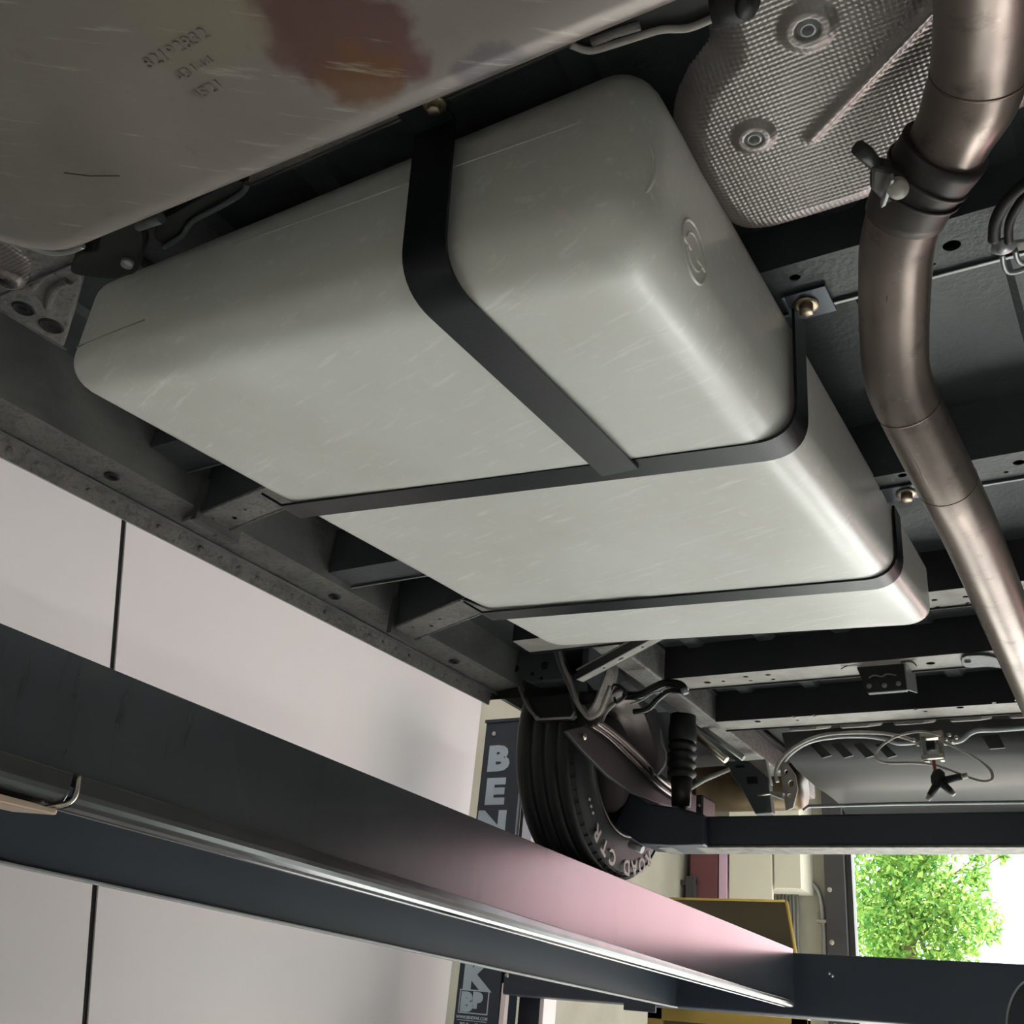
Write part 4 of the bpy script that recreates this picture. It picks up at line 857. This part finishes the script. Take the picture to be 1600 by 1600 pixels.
#  bottom corners (low z) and top corners
BRL, BRR = Vector((-1.338, .702, .813)), Vector((-.372, .722, .747))
BFL, BFR = Vector((-1.300, 2.180, .908)), Vector((-.361, 2.195, .866))
TZ_ = 1.018
def tzz(u, v): return TZ_ + .034 * u * (1 - v)
TC = [BRL, BRR, BFL, BFR, Vector((BRL.x, BRL.y, TZ_)), Vector((BRR.x, BRR.y, TZ_ + .034)), Vector((BFL.x, BFL.y, TZ_)), Vector((BFR.x, BFR.y, TZ_))]
tk = rbox((0, 0, 0), (.95, 1.475, .24), .058, name='tank_body', m=PLASTIC, parent=wt, corners=TC, cres=46)
SY = [(1.178, 1.182), (1.752, 1.835)]                 # strap lines (left y, right y)
for v_ in tk.data.vertices:
    u = (v_.co.x - BRL.x) / (BRR.x - BRL.x); bz0_ = 0
    if v_.co.z - H < .95 and 0.02 < u < .98:
        hgt = max(0, 1 - ((v_.co.z - H) - (.80 + .1 * (v_.co.y - .7) / 1.5 - .05 * u)) / .12)
        for yl, yr_ in SY:
            d_ = (yl * (1 - u) + yr_ * u) - v_.co.y
            if d_ > -.01: v_.co.z -= .0055 * math.exp(-max(0, d_) / .05) * min(1, hgt) * math.sin(math.pi * u) ** .6  # bottom dips before each strap to darken it like the strap's shadow
# faint parting line around the body
# moulded rings on the rear right corner and on the right side
def ring3(c, n, a_dir, ra, rb_, t, name, par, m=PLASTIC):
    n = Vector(n).normalized(); a = (Vector(a_dir) - n * Vector(a_dir).dot(n)).normalized(); b_ = n.cross(a)
    pth = [Vector(c) + a * (ra * math.cos(2 * math.pi * i / 28)) + b_ * (rb_ * math.sin(2 * math.pi * i / 28)) for i in range(29)]
    return MB().tube(pth, t, 8, False).build(name, m, par)
RYc = BRR.y
xs = BRR.x
ring3((-.394, .747, .875), (.5, -1, 0), (0, 0, 1), .048, .026, .0025, 'moulded_ring', wt)
xr = -.370
ring3((xr - .001, .872, .845), (1, 0, 0), (0, 0, 1), .040, .036, .0022, 'moulded_ring', wt)
ring3((xr - .001, .872, .845), (1, 0, 0), (0, 0, 1), .024, .022, .0018, 'moulded_ring', wt)
MB().box((xr - .002, .835, .838), (xr + .0012, .862, .846)).build('moulded_tab', PLASTIC, wt, .001)
MB().box((xr - .002, .880, .838), (xr + .0012, .905, .846)).build('moulded_tab', PLASTIC, wt, .001)
q = P(1318, 697, 'x', xr)
ring3((xr - .001, q.y, q.z), (1, 0, 0), (0, .3, 1), .034, .026, .0022, 'moulded_ring', wt)
for px, py in ((1308, 689), (1328, 714), (1315, 674), (1321, 733), (1324, 745)):
    v = P(px, py, 'x', xr); MB().box((xr - .002, v.y - .004, v.z - .003), (xr + .0015, v.y + .004, v.z + .003)).build('moulded_tab', PLASTIC, wt, .001)
# scuffed mould line on the rear face, just above the lower radius
def tface(y): return y
SCUF = mat('scuffed_plastic', (150, 146, 136), .6)
MB().tube([(-1.30, .7035, .868), (-1.22, .7045, .872), (-1.15, .7055, .874)], .0012, 6).build('scuff_line', SCUF, wt)
MB().tube([(-1.0, .7080, .96), (-.6, .7170, .95), (-.45, .7200, .945)], .0008, 6).build('mould_line', PLASTIC, wt)
# ---- straps
tw = .0045
def bz_(x, y):                                            # tank bottom level
    u = (x - BRL.x) / (BRR.x - BRL.x); v = (y - BRL.y) / (BFL.y - BRL.y)
    return BRL.z * (1 - u) * (1 - v) + BRR.z * u * (1 - v) + BFL.z * (1 - u) * v + BFR.z * u * v
s1 = thing('tank_cradle', 'black flat steel strap frame, the nearer one with a long strap up the rear face', 'strap')
# cross strap 1: from left outrigger under the tank, up the right side, tab to cross member 1
def zs(px, py):
    p_ = P(px, py, 'z', .8)
    for _ in range(6): p_ = P(px, py, 'z', bz_(p_.x, p_.y) - tw)
    return p_
A = zs(455, 797); B_ = zs(1250, 700)
XR = -.366 + .004
def cross_strap(name, A, yR, ztop, wid, tab, boltpx, par):
    xc = XR
    bot = bz_(-.40, yR) - tw
    lefty = A.y
    zl = A.z
    # path runs right to left so that the thickness grows up to the tank
    pth = [Vector((xc + .001, yR + .002, ztop)), Vector((xc + .001, yR, bot + .0)), Vector((A.x, lefty, zl)), Vector((A.x - .05, lefty - .008, zl + .03))]
    f = fillet(pth[:3], .06, 9) + pth[3:]
    o = MB().strip(list(reversed(f)), (0, wid, 0), -tw).build(name, STRAP, par)
    return f
f1 = cross_strap('cross_strap', A, B_.y - .005, 1.018, .052, None, None, s1)
# tab and bolt
def tab(par, yc, ztop, x1, y0, y1, bp, z):
    MB().hexa([(XR - .003, y0, z), (x1, y0 - .0, z), (x1, y1, z), (XR - .003, y1, z), (XR - .003, y0, z + .005), (x1, y0, z + .005), (x1, y1, z + .005), (XR - .003, y1, z + .005)]).build('tab', mat('tab_steel', (70, 75, 84), .3, .5), par, .0008)
    MB().box((XR - .006, y0, z - .001), (XR - .001, y1, z + .006)).build('tab_bend', STRAPCUT, par, .0008)
    bolt('bolt', bp, (0, 0, -1), .0115, .014, BRASS, par)
q = P(1258, 478, 'z', 1.012)
tab(s1, 0, 0, -.302, q.y - .032, q.y + .03, (q.x + .002, q.y - .002, 1.012), 1.012)
# long strap: bolt tab at rear top, down the rear face, along the bottom to strap 1
T0 = P(690, 158, 'z', 1.03)
wL = .062
xa = (P(630, 390, 'z', .80).x + P(700, 385, 'z', .8).x) / 2
ycx = .738
xL0, xL1 = -.678, -.650
def lp_(x, y): return Vector((x, y, bz_(x, y) - tw - .001))
top_ = Vector((-.690 + .036, .745, 1.03))
pA = P(689, 158, 'y', .70); pB = P(662, 425, 'y', .70)
end = P(955, 722, 'z', .77)
for _ in range(5): end = P(957, 723, 'z', bz_(end.x, end.y) - tw * 2)
xm0 = pA.x; xm1 = pB.x
zb1 = bz_(xm1, .71) - tw
lpath = [Vector((xm0, .70 - .06, 1.016)), Vector((xm0, .70, 1.016)), Vector((xm1, .70, zb1)), Vector((end.x, end.y + .027, bz_(end.x, end.y + .027) - tw * 2 - .0005))]
ff = [lpath[0]] + fillet(lpath[0:3], .006, 3)[1:-1] + fillet([lpath[1], lpath[2], lpath[3]], .062, 9)[1:]
MB().strip(ff, (wL, 0, 0), tw).build('long_strap', STRAP, s1)
for i, dx in enumerate((-.012, .012)):
    for dy in (0, .022):
        c = Vector((end.x + dx * 1.6 - .005, end.y + dy - .012, bz_(end.x, end.y) - tw * 2 - .0015)); MB().lathe([(0, -.001), (.003, -.0006), (.0035, .0005)], c, (0, 0, 1), 8).build('rivet', BLKM, s1)
bolt('bolt', (P(672, 157, 'z', 1.010).x, .668, 1.013), (0, 0, -1), .009, .012, BRASS, s1)
# cross strap 2
s2 = thing('tank_cradle', 'black flat steel strap near the far end of the water tank', 'strap')
A2 = zs(762, 961)
q2 = zs(1408, 908)
f2 = cross_strap('cross_strap', A2, q2.y, .984, .048, None, None, s2)
q = P(1418, 770, 'z', .978)
tab(s2, 0, 0, -.285, q.y - .028, q.y + .026, (q.x - .002, q.y, .978), .978)

# ================================================================== HEAT SHIELDS
def shield(poly, z0, x0, x1, y0, y1, step, bosses, ridge, name, par, rim=.042, rimh=.026):
    nx = int((x1 - x0) / step); ny = int((y1 - y0) / step)
    K = len(poly); verts = []; idx = {}; faces = []
    segs = [(poly[i], poly[(i + 1) % K]) for i in range(K)]
    def sd(x, y):
        ins = False; dm = 9
        for (a, b) in segs:
            ax_, ay_ = a; bx_, by_ = b
            if (ay_ > y) != (by_ > y) and x < (bx_ - ax_) * (y - ay_) / (by_ - ay_) + ax_: ins = not ins
            ex, ey = bx_ - ax_, by_ - ay_; t_ = ((x - ax_) * ex + (y - ay_) * ey) / (ex * ex + ey * ey); t_ = 0 if t_ < 0 else 1 if t_ > 1 else t_
            d = math.hypot(x - ax_ - ex * t_, y - ay_ - ey * t_)
            if d < dm: dm = d
        return dm if ins else -dm
    # coarse distance grid, bilinear
    cs = .012; gx = int((x1 - x0) / cs) + 2; gy = int((y1 - y0) / cs) + 2
    G = [[sd(x0 + i * cs, y0 + j * cs) for j in range(gy)] for i in range(gx)]
    pit = .0062; kk = 2 * math.pi / pit
    for i in range(nx):
        for j in range(ny):
            x = x0 + i * step; y = y0 + j * step
            u = (x - x0) / cs; v = (y - y0) / cs; iu, iv = int(u), int(v); fu, fv = u - iu, v - iv
            d = G[iu][iv] * (1 - fu) * (1 - fv) + G[iu + 1][iv] * fu * (1 - fv) + G[iu][iv + 1] * (1 - fu) * fv + G[iu + 1][iv + 1] * fu * fv
            if d < -.0005: continue
            t_ = max(0, 1 - d / rim); h = rimh * t_ ** 1.6
            w_ = 1.0
            for (bx_, by_, br_) in bosses:
                r_ = math.hypot(x - bx_, y - by_) / br_
                if r_ < 1.5:
                    h -= .006 * min(1, (1.5 - r_) / .5)
                    if r_ < .62: h += .006 * min(1, (.62 - r_) / .12)
                    w_ = .25 if r_ < 1.1 else .6
            if ridge:
                (rx0, ry0), (rx1, ry1), rw = ridge
                ex, ey = rx1 - rx0, ry1 - ry0; t2 = ((x - rx0) * ex + (y - ry0) * ey) / (ex * ex + ey * ey); t2 = 0 if t2 < 0 else t2
                dd = math.hypot(x - rx0 - ex * t2, y - ry0 - ey * t2)
                if dd < rw * 1.8: h -= .007 * math.exp(-(dd / rw) ** 2 * 2); w_ *= .5 if dd < rw * .6 else 1
            xr_, yr_ = (x + y) * .7071, (x - y) * .7071
            h += w_ * .00085 * math.sin(kk * xr_ * .72) * math.sin(kk * yr_ * .72)
            idx[(i, j)] = len(verts); verts.append((x, y, z0 + h + H))
    for (i, j), a in idx.items():
        b_ = idx.get((i + 1, j)); c_ = idx.get((i + 1, j + 1)); d_ = idx.get((i, j + 1))
        if b_ is not None and c_ is not None and d_ is not None: faces.append((a, d_, c_, b_))
    me = bpy.data.meshes.new(name); me.from_pydata(verts, [], faces); me.materials.append(FOIL)
    me.polygons.foreach_set('use_smooth', [True] * len(faces))
    o = bpy.data.objects.new(name, me); C.objects.link(o); o.parent = par
    return o
zS = .985
hs = thing('heat_shield', 'dimpled foil heat shield with two recessed bolts behind the exhaust pipe', 'heat shield')
op = smooth_path(PX([(1110, 50), (1072, 100), (1054, 150), (1053, 195), (1072, 260), (1110, 315), (1148, 342), (1178, 348), (1230, 340), (1360, 300)], 'z', 1.02), 3)
poly = [(p_.x, p_.y) for p_ in op] + [(-.05, .99), (.05, .95), (.12, .90), (.12, .35), (-.22, .35), (-.27, .6)]
b1 = P(1262, 42, 'z', zS); b2 = P(1178, 213, 'z', zS); r0 = P(1268, 212, 'z', zS); r1 = P(1440, 30, 'z', zS)
so = shield(poly, zS, -.40, .13, .34, 1.03, .0018, [(b1.x, b1.y, .022), (b2.x, b2.y, .018)], ((r0.x, r0.y), (r1.x, r1.y), .011), 'foil', hs)
for b_ in (b1, b2):
    MB().lathe([(.0, .008), (.005, .008), (.0055, .0), (.008, -.001), (.012, .004)], (b_.x, b_.y, zS - .005), (0, 0, 1), 20).build('bolt', GREYM, hs)
# second small shield at the left edge
h2 = thing('heat_shield', 'small corner of a dimpled foil heat shield at the left picture edge', 'heat shield')
op = PX([(-80, 320), (0, 366), (35, 392), (50, 410), (44, 440), (34, 452), (10, 448), (-80, 400)], 'z', .93)
xs_ = [p_.x for p_ in op]; ys2 = [p_.y for p_ in op]
bb2 = P(14, 434, 'z', .93)
shield([(p_.x, p_.y) for p_ in op], .925, min(xs_) - .005, max(xs_) + .015, min(ys2) - .005, max(ys2) + .015, .0016, [(bb2.x, bb2.y, .016)], None, 'foil', h2, .012, .004)
MB().lathe([(0, 0), (.012, 0), (.012, -.006), (0, -.007)], (bb2.x, bb2.y, .925), (0, 0, 1), 18).build('rubber_plug', RUB, h2)

# ================================================================== EXHAUST
ex = thing('exhaust_pipe', 'brownish bare steel exhaust pipe bending down the right side', 'exhaust pipe')
eraw = [(1560, -190, .86), (1548, -90, .88), (1540, 40, .90), (1522, 140, .90), (1478, 230, .89), (1430, 300, .88), (1404, 370, .87), (1398, 440, .86), (1397, 520, .845), (1402, 590, .825), (1432, 660, .80), (1487, 770, .765), (1524, 850, .755), (1590, 1009, .735), (1648, 1150, .72), (1720, 1320, .70)]
ep = [P(x, y, 'z', z) for x, y, z in eraw]
path = smooth_path(ep, 6)
rad = []
for i in range(len(path)):
    s_ = i / 6
    rad.append(.047 if s_ < 3.2 else (.047 - (s_ - 3.2) / .5 * .005 if s_ < 3.7 else .042))
cutA = next(i for i, p_ in enumerate(path) if i / 6 >= 4.9)
back = smooth_path([Vector((path[0].x + .16, -1.3, path[0].z + .02)), Vector((path[0].x + .12, -.5, path[0].z + .01)), path[0], path[4]], 5)[:10]
MB().tube(back + path[:cutA + 1], [rad[0]] * 10 + rad[:cutA + 1], 40).build('front_pipe', EXH, ex)
MB().tube(path[cutA - 1:], rad[cutA - 1:], 40).build('rear_pipe', EXH, ex)
def ringat(i, dr, n=1, name='weld_bead', m=WELD):
    MB().tube([path[i], path[i] + (path[i + 1] - path[i]).normalized() * .006 * n], [rad[i] + dr, rad[i] + dr], 40).build(name, m, ex)
ringat(3 * 6 - 2, .0004, .6); ringat(9 * 6 + 4, .0005, .4); ringat(11 * 6 - 1, .0005, .3)
# long seam
MB().tube([p_ + Vector((-.012, -.0, -rad[i + 40] + .0018)) for i, p_ in enumerate(path[40:64])], .0012, 6).build('long_seam', WELD, ex)
# band clamp
kc = thing('exhaust_clamp', 'sooty band clamp with bolt and lug joining the exhaust pipe', 'clamp')
i0, i1 = 24, 33
MB().tube(path[i0:i1 + 1], [.0485 - .0004 * k_ for k_ in range(i1 - i0 + 1)], 40).build('band', EXHD, kc)
for i in (i0 + 3, i0 + 5): MB().tube([path[i], path[i] + (path[i + 1] - path[i]).normalized() * .004], [.050, .050], 40).build('band_rib', EXHD, kc)
c0 = P(1392, 292, 'z', .85)
MB().prism(PX([(1362, 262), (1395, 268), (1418, 280), (1410, 322), (1380, 318), (1360, 296)], 'z', .85), (0, 0, .02)).build('lug', EXHD, kc, .004)
MB().tube(PX([(1340, 230), (1352, 240), (1378, 268)], 'z', .86), [.008, .009, .006], 12).build('screw', BLKM, kc)
MB().prism(PX([(1392, 282), (1398, 281), (1384, 322), (1376, 326)], 'z', .835), (0, 0, .01)).build('tongue', GREYM, kc, .001)
dd = P(1405, 298, 'z', .832)
MB().lathe([(0, 0), (.010, 0), (.011, .004), (.011, .012)], dd, (-.25, .35, 1), 24).build('bolt_head', mat('pale_cap', (170, 164, 156), .5, .3), kc)

# ================================================================== BRAKE LINES AT THE RIGHT EDGE
bh = thing('brake_line', 'black brake lines bending over a clamp at the right edge', 'brake line')
MB().tube(smooth_path(PX([(1640, 265), (1600, 288), (1572, 315), (1556, 345), (1553, 375)], 'z', .96), 5), .0075, 12).build('hose', RUB, bh)
MB().tube(smooth_path(PX([(1640, 280), (1608, 300), (1588, 325), (1577, 350), (1576, 378)], 'z', .96), 5), .0055, 12).build('hose', RUB, bh)
MB().lathe([(0, 0), (.009, 0), (.009, .004), (.015, .005), (.014, .009), (0, .009)], P(1569, 391, 'z', .955), (0, 0, 1), 20).build('clamp_bolt', GREYM, bh)
MB().prism(PX([(1550, 384), (1600, 378), (1640, 372), (1640, 384), (1600, 392), (1555, 398)], 'z', .966), (0, 0, .006)).build('clamp_plate', UGREY, bh, .002)
MB().tube(smooth_path(PX([(1566, 396), (1568, 412), (1574, 424), (1590, 424), (1620, 412)], 'z', .965), 5), .0035, 10).build('steel_line', GREYM, bh)
MB().tube(smooth_path(PX([(1586, 390), (1590, 405), (1600, 411), (1630, 404)], 'z', .962), 5), .0035, 10).build('steel_line', GREYM, bh)

# ================================================================== ORIGINS: every object's origin at the middle of its base
bpy.context.view_layer.update()
allo = [o for o in SC.objects if o.type in ('MESH', 'EMPTY')]
tgt = {}
def bounds(o):
    if o.type == 'MESH':
        vs = [v.co for v in o.data.vertices]
        lo = [min(v[i] for v in vs) for i in range(3)]; hi = [max(v[i] for v in vs) for i in range(3)]
        return lo, hi
    bs = [bounds(c) for c in o.children]
    return [min(b[0][i] for b in bs) for i in range(3)], [max(b[1][i] for b in bs) for i in range(3)]
for o in allo:
    lo, hi = bounds(o); tgt[o] = Vector(((lo[0] + hi[0]) / 2, (lo[1] + hi[1]) / 2, lo[2] if o.parent is None else (lo[2] + hi[2]) / 2))
for o in allo:
    if o.type == 'MESH': o.data.transform(Matrix.Translation(-tgt[o]))
    o.location = tgt[o] - (tgt[o.parent] if o.parent else Vector())
